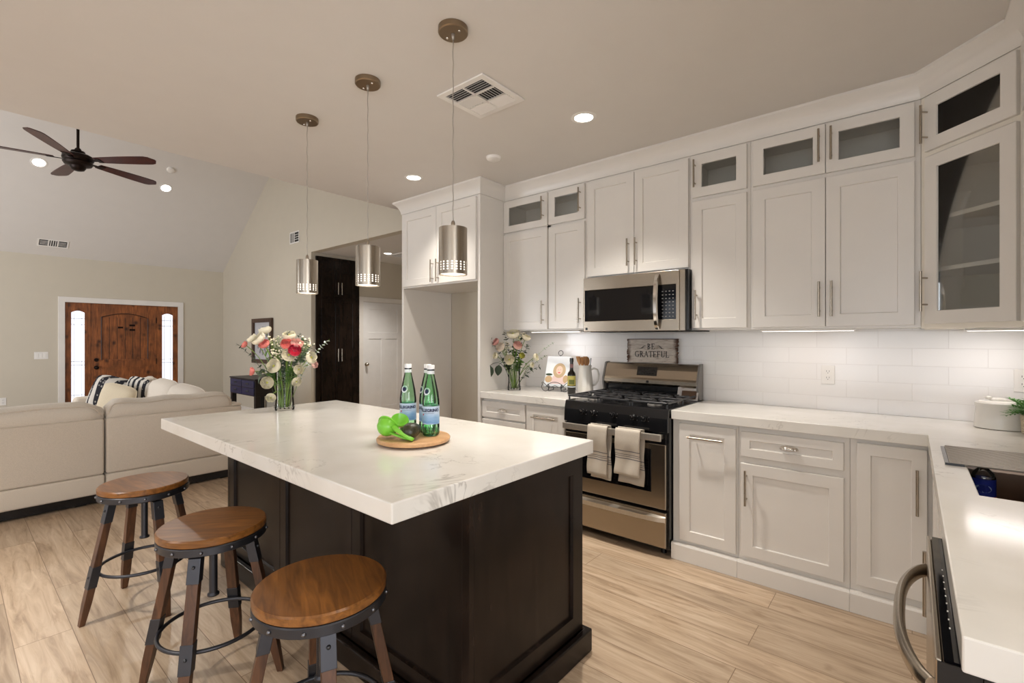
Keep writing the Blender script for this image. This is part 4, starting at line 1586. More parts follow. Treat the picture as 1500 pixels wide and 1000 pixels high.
for k in range(1, nb):
    x = x0 + 0.135 + (x1 - x0 - 0.27) * k / nb
    m.box(x - 0.003, x + 0.003, 0.0108, 0.0119, 1.003, 1.735)
m.build('plank_grooves', 'darkwood', p)
m = MB()
m.tube([(x, -0.002, z) for x, z in inner[1:]] , 0.007, 6)
m.tube([(inner[0][0], -0.002, inner[0][1]), (inner[0][0], -0.002, inner[-1][1])], 0.007, 6)
m.build('arch_shade_strip', paint('arch_shade_brown', rgb((52, 28, 16)), 0.5), o)  # dark strip stands in for the shade along the arch edge
box('lower_panel', 'knotty', o, x0 + 0.135, x1 - 0.135, -0.006, -0.0005, 0.18, 0.86, bevel=0.004)
m = MB()
m.box(x0 + 0.125, x1 - 0.125, -0.012, -0.0005, 0.975, 0.999)
m.build('panel_moulding', 'knotty', o)
m = MB()
m.cone((x0 + 0.07, -0.001, 1.00), (x0 + 0.07, -0.022, 1.00), 0.032, 0.028, n=20)
m.build('deadbolt', 'fanmetal', o, smooth=True)
m = MB()
m.cone((x0 + 0.07, -0.001, 0.87), (x0 + 0.07, -0.012, 0.87), 0.034, n=20)
m.sphere((x0 + 0.07, -0.045, 0.87), 0.028, n=14)
m.cone((x0 + 0.07, -0.010, 0.87), (x0 + 0.07, -0.03, 0.87), 0.012, n=12)
m.build('door_knob', 'fanmetal', o, smooth=True)
for z in (0.25, 0.95, 1.70):
    box('hinge', 'fanmetal', o, x1 - 0.012, x1 - 0.002, -0.008, -0.0005, z - 0.05, z + 0.05)
# knotty alder knocker bar and speakeasy marks on the planks
m = MB()
m.box(-0.10, -0.03, 0.004, 0.0115, 1.545, 1.575)
m.build('iron_strap', 'fanmetal', p)
for z in (1.52, 1.60):
    box('iron_strap', 'fanmetal', p, 0.06, 0.14, 0.004, 0.0115, z - 0.016, z + 0.016)

# ---------------------------------------------------------------- hall: dark pantry and white door on the hall wall
t = thing('pantry_cabinet', 'tall espresso pantry cabinet in the hall, two doors above two long doors', 'cabinet', (HX + 0.001, 3.668, 0), PI / 2)
PW = 0.745
box('body', 'espresso', t, 0, PW, -0.026, -0.001, 0.001, 2.600)
for x0, x1, hx in ((0.075, 0.369, 0.340), (0.373, 0.670, 0.402)):
    d = shaker('door', t, x0, x1, 2.02, 2.46, y=-0.0265, st=0.055, mat='espresso')
    bar_handle(d, hx, 2.06, 2.25, y=-0.046, r=0.0065)
    d = shaker('door', t, x0, x1, 0.10, 1.985, y=-0.0265, st=0.055, mat='espresso')
    bar_handle(d, hx, 1.00, 1.20, y=-0.046, r=0.0065)
box('top_moulding', 'espresso', t, -0.004, PW + 0.004, -0.040, -0.001, 2.601, 2.640, bevel=0.004)
hd = thing('door_2', 'x', 'door', (HX + 0.0005, 4.495, 0), PI / 2)
del hd['label'], hd['category']
struct(hd)
HWd = 0.800
m = MB()
m.slab([-0.075, 0, HWd, HWd + 0.075], [0.001, 1.985, 2.065], lambda i, j: not (i == 1 and j == 0), -0.018, -0.0005, lambda u, v, w: (u, w, v))
m.build('casing', 'trim', hd, bevel=0.003)
def three_panel(parent, w, h):
    m = MB()
    us = [0.002, 0.11, w / 2 - 0.045, w / 2 + 0.045, w - 0.11, w - 0.002]
    vs = [0.004, 0.20, 1.36, 1.47, 1.86, h]
    def mask(i, j):
        if j == 1 and i in (1, 3):
            return False
        if j == 3 and i in (1, 2, 3):
            return False
        return True
    m.slab(us, vs, mask, -0.012, -0.004, lambda u, v, q: (u, q, v))
    m.box(0.003, w - 0.003, -0.0045, -0.0005, 0.005, h - 0.001)
    return m.build('door_leaf', 'doorwhite', parent, bevel=0.002)
lf = three_panel(hd, HWd, 1.980)
m = MB()
m.cone((0.06, -0.012, 0.93), (0.06, -0.020, 0.93), 0.03, n=16)
m.sphere((0.06, -0.05, 0.93), 0.026, n=14)
m.cone((0.06, -0.018, 0.93), (0.06, -0.035, 0.93), 0.011, n=10)
m.build('door_knob', 'nickel', lf, smooth=True)
for z in (0.28, 1.05, 1.75):
    box('hinge', metal('brass_%d' % int(z * 100), rgb((150, 120, 76)), 0.35) if z == 0.28 else bpy.data.materials['brass_28'], hd, HWd - 0.004, HWd + 0.010, -0.024, -0.0185, z - 0.05, z + 0.05)

# ---------------------------------------------------------------- console table and art on the living room wall
t = thing('console_table', 'dark console table with four small navy drawers against the living room wall', 'table', (-8.18, 3.04, 0))
cw, cd_ = 0.50, 0.53
box('table_top', 'darkwood', t, -cw - 0.01, cw + 0.01, -0.01, cd_, 0.720, 0.740, bevel=0.003)
box('body', 'darkwood', t, -cw, cw, 0.004, cd_ - 0.005, 0.470, 0.7195)
for i in range(2):
    for j in range(2):
        x0 = -cw + 0.03 + i * (cw - 0.025)
        z0 = 0.485 + j * 0.116
        d = box('drawer', 'navy', t, x0, x0 + cw - 0.045, -0.010, 0.0035, z0, z0 + 0.106, bevel=0.003)
        cup_pull(d, x0 + (cw - 0.045) / 2, z0 + 0.053, -0.010, 0.05).data.materials[0] = M['castiron']
for x in (-cw + 0.035, cw - 0.035):
    for y in (0.04, cd_ - 0.045):
        box('leg', 'darkwood', t, x - 0.035, x + 0.035, y - 0.033, y + 0.033, 0.001, 0.4695)
t = thing('framed_art', 'framed clock-face print on the living room wall above the console table', 'picture', (-8.75, YL - 0.001, 0.93))
aw, ah = 0.40, 0.79
m = MB()
m.slab([-aw, -aw + 0.07, aw - 0.07, aw], [0, 0.07, ah - 0.07, ah], lambda i, j: not (i == 1 and j == 1), -0.045, -0.001, lambda u, v, w: (u, w, v))
m.build('frame', wood('brown_frame_wood', rgb((48, 32, 22)), rgb((96, 66, 44)), 2, 4), t, bevel=0.004)
pr_ = box('print', paint('pale_grey_print', rgb((196, 194, 196)), 0.6), t, -aw + 0.0705, aw - 0.0705, -0.012, -0.001, 0.0705, ah - 0.0705)
m = MB()
for k in range(12):
    a = 2 * PI * k / 12
    c, s = math.cos(a), math.sin(a)
    for off in (-0.018, 0.0, 0.018):
        q = []
        for rr_, ww in ((0.15, -0.005), (0.15, 0.005), (0.25, 0.005), (0.25, -0.005)):
            px, pz = rr_ * s + (off + ww) * c, rr_ * c - (off + ww) * s
            q.append((px, -0.0126, ah / 2 + pz))
        m.face(q)
m.build('numerals', 'ventdark', pr_)

# ---------------------------------------------------------------- ceiling fan
FX, FYY, FZ = -7.2, 0.957, 3.37
t = thing('ceiling_fan', 'dark five-blade ceiling fan hanging from the vaulted ceiling', 'fan', (FX, FYY, FZ))
zc_ = ZF + 0.683 * (XE - XF) / 2 - abs(FX - XM) * 0.683 - FZ
m = MB()
m.cone((0, 0, 0.10), (0, 0, zc_ - 0.03), 0.0135, n=14)
m.build('downrod', 'fanmetal', t, smooth=True)
MB().lathe([(0.02, -0.11), (0.05, -0.09), (0.075, -0.035), (0.06, -0.012), (0.03, -0.010)], 24, (0, 0, zc_)).build('canopy', 'fanmetal', t, smooth=True)
MB().lathe([(0.0, 0.135), (0.020, 0.135), (0.030, 0.120), (0.032, 0.105), (0.06, 0.10), (0.065, 0.085), (0.05, 0.075), (0.11, 0.060), (0.135, 0.045), (0.140, 0.010), (0.125, -0.015), (0.135, -0.030), (0.120, -0.055), (0.075, -0.070), (0.07, -0.085), (0.055, -0.110), (0.03, -0.120), (0.0, -0.122)], 36).build('motor_housing', 'fanmetal', t, smooth=True)
for k in range(5):
    a = 3.2234 - k * 2 * PI / 5
    rot = Matrix.Rotation(a, 4, 'Z') @ Matrix.Rotation(R(-9), 4, 'X')
    m = MB()
    n_ = 16
    up, lo = [], []
    for i in range(n_ + 1):
        u = i / n_
        x = 0.200 + 0.665 * u
        w = 0.052 + 0.030 * math.sin(min(1, u * 1.15) * PI * 0.55)
        if u > 0.86:
            w *= math.sqrt(max(0.02, 1 - ((u - 0.86) / 0.14) ** 2))
        up.append((x, w)); lo.append((x, -w))
    poly = up + list(reversed(lo))
    A = [m.bm.verts.new(rot @ Vector((x, y, 0.004))) for x, y in poly]
    B = [m.bm.verts.new(rot @ Vector((x, y, -0.004))) for x, y in poly]
    m.bm.faces.new(A)
    m.bm.faces.new(list(reversed(B)))
    for i in range(len(poly)):
        i2 = (i + 1) % len(poly)
        m.bm.faces.new((A[i], B[i], B[i2], A[i2]))
    bl = m.build('blade', 'fanwood', t)
    m = MB()
    m.box(0.125, 0.24, -0.018, 0.018, -0.0105, -0.0045, mat=rot)
    m.box(0.215, 0.26, -0.040, 0.040, -0.0100, -0.0042, mat=rot)
    m.build('blade_iron', 'fanmetal', bl)

# ---------------------------------------------------------------- recessed lights, vents, detectors
def downlight(label, loc, group, watt, tilt=None, r=0.075, color=WARM):
    t = thing('recessed_light', label, 'ceiling light', loc, 0, group)
    if tilt is not None:
        t.rotation_euler = (0, tilt, 0)
    MB().lathe([(r - 0.020, -0.001), (r - 0.018, -0.004), (r, -0.004), (r + 0.004, -0.001)], 32, cap0=False, cap1=False).build('trim_ring', 'whiteplastic', t, smooth='all')
    MB().lathe([(0.0, -0.003), (r - 0.0195, -0.003), (r - 0.0195, -0.0005), (0, -0.0005)], 32).build('diffuser', 'lamp', t)
    spot('lamp_light', (0, 0, -0.012), watt, color, t)
    return t
GK = 'recessed lights in the kitchen ceiling'
downlight('recessed kitchen ceiling light right of the vent, nearest the stove', (-1.518, 2.478, ZC), GK, CAN_W)
downlight('recessed kitchen ceiling light left of the refrigerator cabinet crown', (-3.159, 2.492, ZC), GK, CAN_W * 0.45)
# added unseen downlights behind and above the camera, to brighten the kitchen
for x, y, k in ((-0.25, 1.15, 0.3), (-1.52, -1.5, 1.2), (-3.16, -1.0, 2.0)):
    downlight('added recessed ceiling light, out of view, brightening the kitchen', (x, y, ZC), GK, CAN_W * k)
VT = -math.atan(0.683)
def vz(x):
    return ZF + 0.683 * (x - XF)
GV = 'recessed lights in the vaulted ceiling'
downlight('recessed vault light below the left fan blades', (-9.10, 0.813, vz(-9.10)), GV, VAULT_W, VT, 0.085)
downlight('recessed vault light right of the fan, under the smoke detector', (-9.10, 2.253, vz(-9.10)), GV, VAULT_W, VT, 0.085)
downlight('recessed vault light outside the picture', (-9.10, -1.2, vz(-9.10)), GV, VAULT_W, VT, 0.085)
downlight('recessed hall ceiling light seen past the middle pendant', (-6.252, 4.428, ZC), 'hall ceiling lights', HALL_W)
def detector(label, loc, tilt=0.0):
    t = thing('smoke_detector', label, 'smoke detector', loc)
    t.rotation_euler = (0, tilt, 0)
    MB().lathe([(0.0, -0.026), (0.036, -0.026), (0.050, -0.018), (0.056, -0.0005), (0, -0.0005)], 28).build('housing', 'whiteplastic', t, smooth=True)
detector('round white detector on the kitchen ceiling near the wall cabinets', (-2.355, 2.59, ZC))
detector('round white smoke detector on the vaulted ceiling', (-8.783, 2.237, vz(-8.783)), VT)

# four-way ceiling register
t = thing('ceiling_vent', 'square white louvred air vent in the kitchen ceiling', 'vent', (-1.823, 1.903, ZC))
m = MB()
H = 0.172
m.slab([-H, -H + 0.035, H - 0.035, H], [-H, -H + 0.035, H - 0.035, H], lambda i, j: not (i == 1 and j == 1), -0.010, -0.0005, lambda u, v, w: (u, v, w))
fr = m.build('frame', 'whiteplastic', t, bevel=0.003)
box('duct', 'ventdark', t, -H + 0.036, H - 0.036, -H + 0.036, H - 0.036, -0.0025, -0.0008)
c_ = H - 0.036
m = MB()
m.box(-0.005, 0.005, -c_, c_, -0.010, -0.003)
m.box(-c_, c_, -0.050, -0.042, -0.010, -0.003)
m.box(-c_, c_, 0.042, 0.050, -0.010, -0.003)
def louvre(x0, x1, y0, y1, along, tilt, n_):
    for k in range(n_):
        f_ = (k + 0.5) / n_
        if along == 'x':
            c = Vector(((x0 + x1) / 2, y0 + (y1 - y0) * f_, -0.008))
            T = Matrix.Translation(c) @ Matrix.Rotation(tilt, 4, 'X')
            m.box(-(x1 - x0) / 2, (x1 - x0) / 2, -0.0058, 0.0058, -0.0007, 0.0007, mat=T)
        else:
            c = Vector((x0 + (x1 - x0) * f_, (y0 + y1) / 2, -0.008))
            T = Matrix.Translation(c) @ Matrix.Rotation(tilt, 4, 'Y')
            m.box(-0.0058, 0.0058, -(y1 - y0) / 2, (y1 - y0) / 2, -0.0008, 0.0008, mat=T)
louvre(-c_, -0.006, -c_, -0.051, 'x', R(35), 5)
louvre(0.006, c_, -c_, -0.051, 'x', R(35), 5)
louvre(-c_, -0.006, -0.041, 0.041, 'y', R(-35), 7)
louvre(0.006, c_, -0.041, 0.041, 'y', R(35), 7)
louvre(-c_, -0.006, 0.051, c_, 'x', R(-35), 5)
louvre(0.006, c_, 0.051, c_, 'x', R(-35), 5)
m.build('louvres', 'whiteplastic', t)

def wall_vent(label, loc, rot, w, h, groups):
    t = thing('air_vent', label, 'vent', loc)
    t.rotation_euler = rot
    m = MB()
    m.slab([-w / 2, -w / 2 + 0.02, w / 2 - 0.02, w / 2], [-h / 2, -h / 2 + 0.02, h / 2 - 0.02, h / 2], lambda i, j: not (i == 1 and j == 1), -0.008, -0.0005, lambda u, v, q: (u, q, v))
    m.build('frame', 'whiteplastic', t, bevel=0.002)
    box('duct', 'ventdark', t, -w / 2 + 0.0205, w / 2 - 0.0205, -0.003, -0.0008, -h / 2 + 0.0205, h / 2 - 0.0205)
    m = MB()
    iw = w - 0.042
    for g in range(groups):
        x0 = -iw / 2 + iw * g / groups
        x1 = x0 + iw / groups
        if g:
            m.box(x0 - 0.008, x0 + 0.008, -0.0078, -0.0035, -h / 2 + 0.021, h / 2 - 0.021)
        n_ = 4
        for k in range(1, n_):
            if (g + groups) % 2:
                z = -h / 2 + 0.021 + (h - 0.042) * k / n_
                m.box(x0 + 0.008, x1 - 0.008, -0.0075, -0.0035, z - 0.004, z + 0.004)
            else:
                x = x0 + (x1 - x0) * k / n_
                m.box(x - 0.005, x + 0.005, -0.0075, -0.0035, -h / 2 + 0.021, h / 2 - 0.021)
    m.build('louvres', 'whiteplastic', t)
    return t
wall_vent('small square vent high on the living room wall by the hall', (-7.58, YL - 0.0005, 2.985), (0, 0, 0), 0.32, 0.19, 2)
xv = -10.40
wall_vent('long white vent low on the vaulted ceiling above the front door', (xv, 1.09, vz(xv)), ((PI / 2 - math.atan(0.683)), 0, PI / 2), 0.36, 0.17, 3)
t = thing('air_vent', 'return-air vent in the hall ceiling beside the refrigerator cabinet', 'vent', (-6.12, 4.80, ZC))
m = MB()
m.slab([-0.28, -0.25, 0.25, 0.28], [-0.28, -0.25, 0.25, 0.28], lambda i, j: not (i == 1 and j == 1), -0.010, -0.0005, lambda u, v, w: (u, v, w))
m.build('frame', 'whiteplastic', t)
box('duct', 'ventdark', t, -0.249, 0.249, -0.249, 0.249, -0.002, -0.0008)
m = MB()
for k in range(14):
    y = -0.24 + k * 0.036
    m.box(-0.249, 0.249, y - 0.008, y + 0.008, -0.008, -0.004)
m.build('louvres', 'whiteplastic', t)

# ---------------------------------------------------------------- pendants
def make_pendant(label, loc):
    t = thing('pendant_lamp', label, 'pendant lamp', loc, 0, 'perforated pendants over the island')
    MB().lathe([(0.0, -0.026), (0.060, -0.026), (0.064, -0.022), (0.064, -0.0005), (0, -0.0005)], 32).build('canopy', 'bronze_nickel', t, smooth=True)
    can = [c for c in kids(t)][0]
    for s in (-1, 1):
        MB().sphere((0.038 * s, 0.0, -0.0275), 0.006, (1, 1, 0.7), 10).build('screw', 'chrome', can, smooth='all')
    L = -0.862
    m = MB()
    m.cone((0, 0, -0.026), (0, 0, -0.050), 0.008, 0.005, n=10)
    m.tube([(0.0012 * math.sin(k * 1.7), 0.0012 * math.cos(k * 1.7), -0.048 + (L + 0.030 + 0.048) * k / 30) for k in range(31)], 0.0022, 6)
    m.build('cord', metal('braided_cord', rgb((176, 168, 158)), 0.4, (1, 1, 80), 0.2, 0.6) if 'braided_cord' not in bpy.data.materials else bpy.data.materials['braided_cord'], t, smooth='all')
    m = MB()
    m.lathe([(0.0, L + 0.032), (0.006, L + 0.032), (0.009, L + 0.022), (0.009, L + 0.001), (0, L + 0.001)], 14)
    m.build('cap_nut', 'nickel', t, smooth=True)
    # shade: tube with four rows of small square holes near the foot
    m = MB()
    r, zt, zb = 0.0605, L, L - 0.200
    cols, sub = 20, 5
    n_ = cols * sub
    zs = [zt, zt - 0.06, zt - 0.147]
    z = zt - 0.147
    holes = []
    for k in range(4):
        zs.append(z - 0.0058); holes.append(len(zs) - 2); z -= 0.0058
        zs.append(z - 0.0046); z -= 0.0046
    zs.append(zb)
    V = [[m.bm.verts.new((r * math.cos(2 * PI * i / n_), r * math.sin(2 * PI * i / n_), zz)) for i in range(n_)] for zz in zs]
    for j in range(len(zs) - 1):
        for i in range(n_):
            if j in holes and i % sub in (1, 2):
                continue
            i2 = (i + 1) % n_
            m.bm.faces.new((V[j][i], V[j][i2], V[j + 1][i2], V[j + 1][i]))
    top = m.bm.verts.new((0, 0, zt))
    for i in range(n_):
        m.bm.faces.new((V[0][i], V[0][(i + 1) % n_], top))
    m.build('shade', 'nickel', t, solid=0.0012)
    MB().lathe([(0.0, zb + 0.004), (0.050, zb + 0.004), (0.056, zb + 0.006), (0.056, zt - 0.11), (0.0, zt - 0.11)], 32).build('diffuser', 'lamp_soft', t, smooth=True)
    spot('lamp_light', (0, 0, zb - 0.004), PEND_W, WARM, t, 140, 0.8, 0.05)
    return t
make_pendant('perforated steel pendant at the near right, in front of the refrigerator cabinet', (-1.513, 1.405, ZC))
make_pendant('perforated steel pendant in the middle of the three over the island', (-2.157, 1.405, ZC))
make_pendant('perforated steel pendant at the far left, nearest the living room', (-2.805, 1.408, ZC))

# ---------------------------------------------------------------- under-cabinet strips
def under_light(label, x0, x1, y, z, watt, rz=0.0):
    t = thing('under_cabinet_light', label, 'light strip', ((x0 + x1) / 2, y, z), rz, 'light strips under the wall cabinets')
    w = (x1 - x0) / 2
    box('housing', 'whiteplastic', t, -w, w, -0.018, 0.018, -0.012, -0.0005)
    box('diffuser', 'led', t, -w + 0.01, w - 0.01, -0.014, 0.014, -0.0140, -0.0123)
    area_light('lamp_light', (0, 0, -0.0145), (0, 0, 0), 2 * w - 0.02, 0.02, watt, (1.0, 0.93, 0.90), t)
under_light('light strip under the cabinet left of the microwave', -2.55, -2.05, 3.30, 1.4245, UNDER_W)
under_light('light strip under the wide cabinet beside the corner', -0.72, -0.24, 3.27, 1.4115, UNDER_W * 1.1)
under_light('light strip under the diagonal corner cabinet', 0.20, 0.46, 3.26, 1.4045, UNDER_W * 1.3)
# ---------------------------------------------------------------- flowers
M['stem'] = paint('green_stem', rgb((116, 142, 62)), 0.5)
M['leafdark'] = paint('dark_green_leaf', rgb((52, 66, 46)), 0.5, 0, 0.4, 0.15)
M['leafgrey'] = paint('grey_green_leaf', rgb((112, 128, 104)), 0.55, 0, 0.4, 0.15)
M['leafgreen'] = paint('fresh_green_leaf', rgb((96, 134, 60)), 0.5, 0, 0.4, 0.15)
M['petalwhite'] = paint('cream_petal', rgb((240, 232, 206)), 0.6)
M['petalpink'] = paint('coral_pink_petal', rgb((226, 128, 118)), 0.6)
M['petalred'] = paint('raspberry_petal', rgb((214, 62, 88)), 0.6)
M['petalblush'] = paint('blush_petal', rgb((236, 190, 176)), 0.6)
M['petaldusty'] = paint('dusty_pink_petal', rgb((220, 160, 150)), 0.6)
M['petalcream'] = paint('ivory_petal', rgb((238, 222, 204)), 0.6)
M['petalsilver'] = paint('silvery_bud', rgb((190, 194, 190)), 0.6)
M['budyellow'] = paint('yellow_green_centre', rgb((190, 186, 84)), 0.6)
M['vaseglass'] = clear_glass('vase_glass', (0.985, 0.99, 0.98, 1), 0.0, 0.02, 1.22)
M['water'] = clear_glass('vase_water', (0.975, 0.985, 0.96, 1), 0.0, 0.02, 1.1)

def bez(a, b, c, n=12):
    a, b, c = Vector(a), Vector(b), Vector(c)
    return [a * (1 - t) ** 2 + b * 2 * t * (1 - t) + c * t * t for t in [k / n for k in range(n + 1)]]

def frame_to(d):
    return Vector(d).normalized().to_track_quat('Z', 'Y').to_matrix().to_4x4()

def bloom_mesh(r, layers=4, seed=0, flat=0.75):
    """a many-petalled ranunculus head around +Z"""
    rnd = random.Random(seed)
    m = MB()
    for l in range(layers):
        f_ = 1 - l / layers
        np_ = 6 if l < layers - 1 else 4
        for k in range(np_):
            a0 = 2 * PI * (k + 0.5 * (l % 2)) / np_ + rnd.uniform(-.15, .15)
            R_ = r * (0.30 + 0.70 * f_)
            nu, nv = 5, 4
            g = []
            for i in range(nu + 1):
                u = -1 + 2 * i / nu
                row = []
                for j in range(nv + 1):
                    v = j / nv
                    ph = -PI / 2 + v * PI * (0.50 + 0.34 * (1 - f_) + 0.12 * f_)
                    wdt = 0.62 * (1 - 0.35 * abs(v - .55)) * (1 - 0.10 * v)
                    a = a0 + u * wdt
                    rr_ = R_ * math.cos(ph) * (1 - 0.04 * u * u) + 0.04 * r * l * 0
                    z = flat * R_ * (math.sin(ph) + 0.9 - (0.10 * u * u if v > 0.7 else 0)) - 0.02 * r + (1 - f_) * r * 0.10
                    row.append(m.bm.verts.new((rr_ * math.cos(a), rr_ * math.sin(a), z)))
                g.append(row)
            for i in range(nu):
                for j in range(nv):
                    m.bm.faces.new((g[i][j], g[i + 1][j], g[i + 1][j + 1], g[i][j + 1]))
    return m

def leaf_blade(m, base, d, L, w, bend=0.15, normal=(0, 0, 1)):
    d = Vector(d).normalized()
    nrm = Vector(normal)
    s = d.cross(nrm)
    if s.length < 0.05:
        s = d.cross(Vector((1, 0, 0)))
    s.normalize()
    up = s.cross(d)
    n_ = 6
    prev = None
    for i in range(n_ + 1):
        t = i / n_
        c = Vector(base) + d * L * t - up * bend * L * t * t
        ww = w * math.sin(PI * (t ** 0.8) * 0.98 + 0.02) ** 0.8
        cur = [m.bm.verts.new(c - s * ww + up * ww * .25), m.bm.verts.new(c), m.bm.verts.new(c + s * ww + up * ww * .25)]
        if prev:
            m.bm.faces.new((prev[0], prev[1], cur[1], cur[0]))
            m.bm.faces.new((prev[1], prev[2], cur[2], cur[1]))
        prev = cur

def flower(label, base, tip, r, petal, group, seed=0, face=None, arch=0.06, stem_r=0.0027, leaves=1):
    """one cut flower: stem, bloom, small leaves. base and tip in world space"""
    base, tip = Vector(base), Vector(tip)
    rnd = random.Random(seed)
    t = thing('cut_flower', label, 'flower', base, 0, group)
    d = tip - base
    mid = Vector((d.x * 0.25, d.y * 0.25, d.z * 0.62 + arch))
    pts = bez((0, 0, 0), mid, d)
    MB().tube(pts, stem_r, 6).build('stem', 'stem', t, smooth='all')
    nd = Vector(face) if face is not None else (pts[-1] - pts[-2])
    r *= 1.15
    o = bloom_mesh(r, 5, seed).build('bloom', petal, t, smooth='all')
    o.data.transform(Matrix.Translation(d) @ frame_to(nd))
    if petal == 'petalwhite':
        c = MB().sphere((0, 0, 0), r * 0.17, (1, 1, .7), 10).build('flower_centre', 'budyellow', o, smooth='all')
        c.data.transform(Matrix.Translation(d) @ frame_to(nd) @ Matrix.Translation((0, 0, r * .62)))
    m = MB()
    for k in range(leaves):
        i = 6 + k * 2
        dd = Vector((rnd.uniform(-1, 1), rnd.uniform(-1, 1), 0.5))
        leaf_blade(m, pts[min(i, 11)], dd, 0.05, 0.007, 0.3)
    if leaves:
        m.build('leaves', 'leafgreen', t, smooth='all', solid=0.0006)
    else:
        m.bm.free()
    return t

def sprig(label, base, tip, group, leaf, n=16, L=0.02, w=0.008, seed=0, arch=0.05, paired=True, r=0.0016, start=0.35, name='foliage_sprig'):
    base, tip = Vector(base), Vector(tip)
    rnd = random.Random(seed)
    t = thing(name, label, 'foliage', base, 0, group)
    d = tip - base
    mid = Vector((d.x * 0.3, d.y * 0.3, d.z * 0.6 + arch))
    pts = bez((0, 0, 0), mid, d, 24)
    MB().tube(pts, [r * (1.2 - .7 * k / 24) for k in range(25)], 5).build('stem', 'stem' if leaf != 'leafdark' else 'leafdark', t, smooth='all')
    m = MB()
    for k in range(n):
        f_ = start + (1 - start) * k / max(1, n - 1)
        i = min(23, int(f_ * 24))
        tg = (pts[i + 1] - pts[i]).normalized()
        side = tg.cross(Vector((0, 0, 1)))
        if side.length < 0.1:
            side = Vector((1, 0, 0))
        side.normalize()
        side = Matrix.Rotation(rnd.uniform(0, 2 * PI) if not paired else k * PI / 2.0 + rnd.uniform(-.3, .3), 3, tg) @ side
        sc = 1.0 - 0.35 * (f_ - start)
        for s in ((1, -1) if paired else (1,)):
            leaf_blade(m, pts[i], side * s + tg * 0.55, L * sc * rnd.uniform(.8, 1.15), w * sc, 0.2, Vector((rnd.uniform(-.6, .6), rnd.uniform(-.6, .6), 1)))
    m.build('leaves', leaf, t, smooth='all', solid=0.0005)
    return t

def vase(name, label, loc, r, h):
    t = thing(name, label, 'vase', loc)
    m = MB()
    prof = [(0.0, 0.0005), (r * 0.96, 0.0005), (r, 0.004), (r * 0.99, h * .08), (r * 0.90, h * .35), (r * 0.92, h * .7), (r * 1.0, h), (r * .94, h), (r * 0.86, h * .7), (r * 0.84, h * .35), (r * .90, h * .08), (r * .88, 0.010), (0, 0.010)]
    m.lathe(prof, 40)
    m.build('glass_body', 'vaseglass', t, smooth=True)
    MB().lathe([(0, 0.0105), (r * .87, 0.0105), (r * .82, h * .35), (r * .82, h * .55), (0, h * .55)], 32).build('water', 'water', t, smooth=True)
    # cut facets around the foot
    m = MB()
    for k in range(14):
        a = 2 * PI * k / 14
        m.sphere((r * 0.985 * math.cos(a), r * .985 * math.sin(a), 0.022), 0.0065, (1, 1, 1.6), 8)
    m.build('cut_foot', 'vaseglass', t, smooth='all')
    return t

RT = Vector((0.7654, 0.6434, 0))     # to the right as seen from the stove front
FW = Vector((-0.6434, 0.7654, 0))    # away
def around(c, lat, up, fw=0.0):
    return Vector(c) + RT * lat + FW * fw + Vector((0, 0, up))

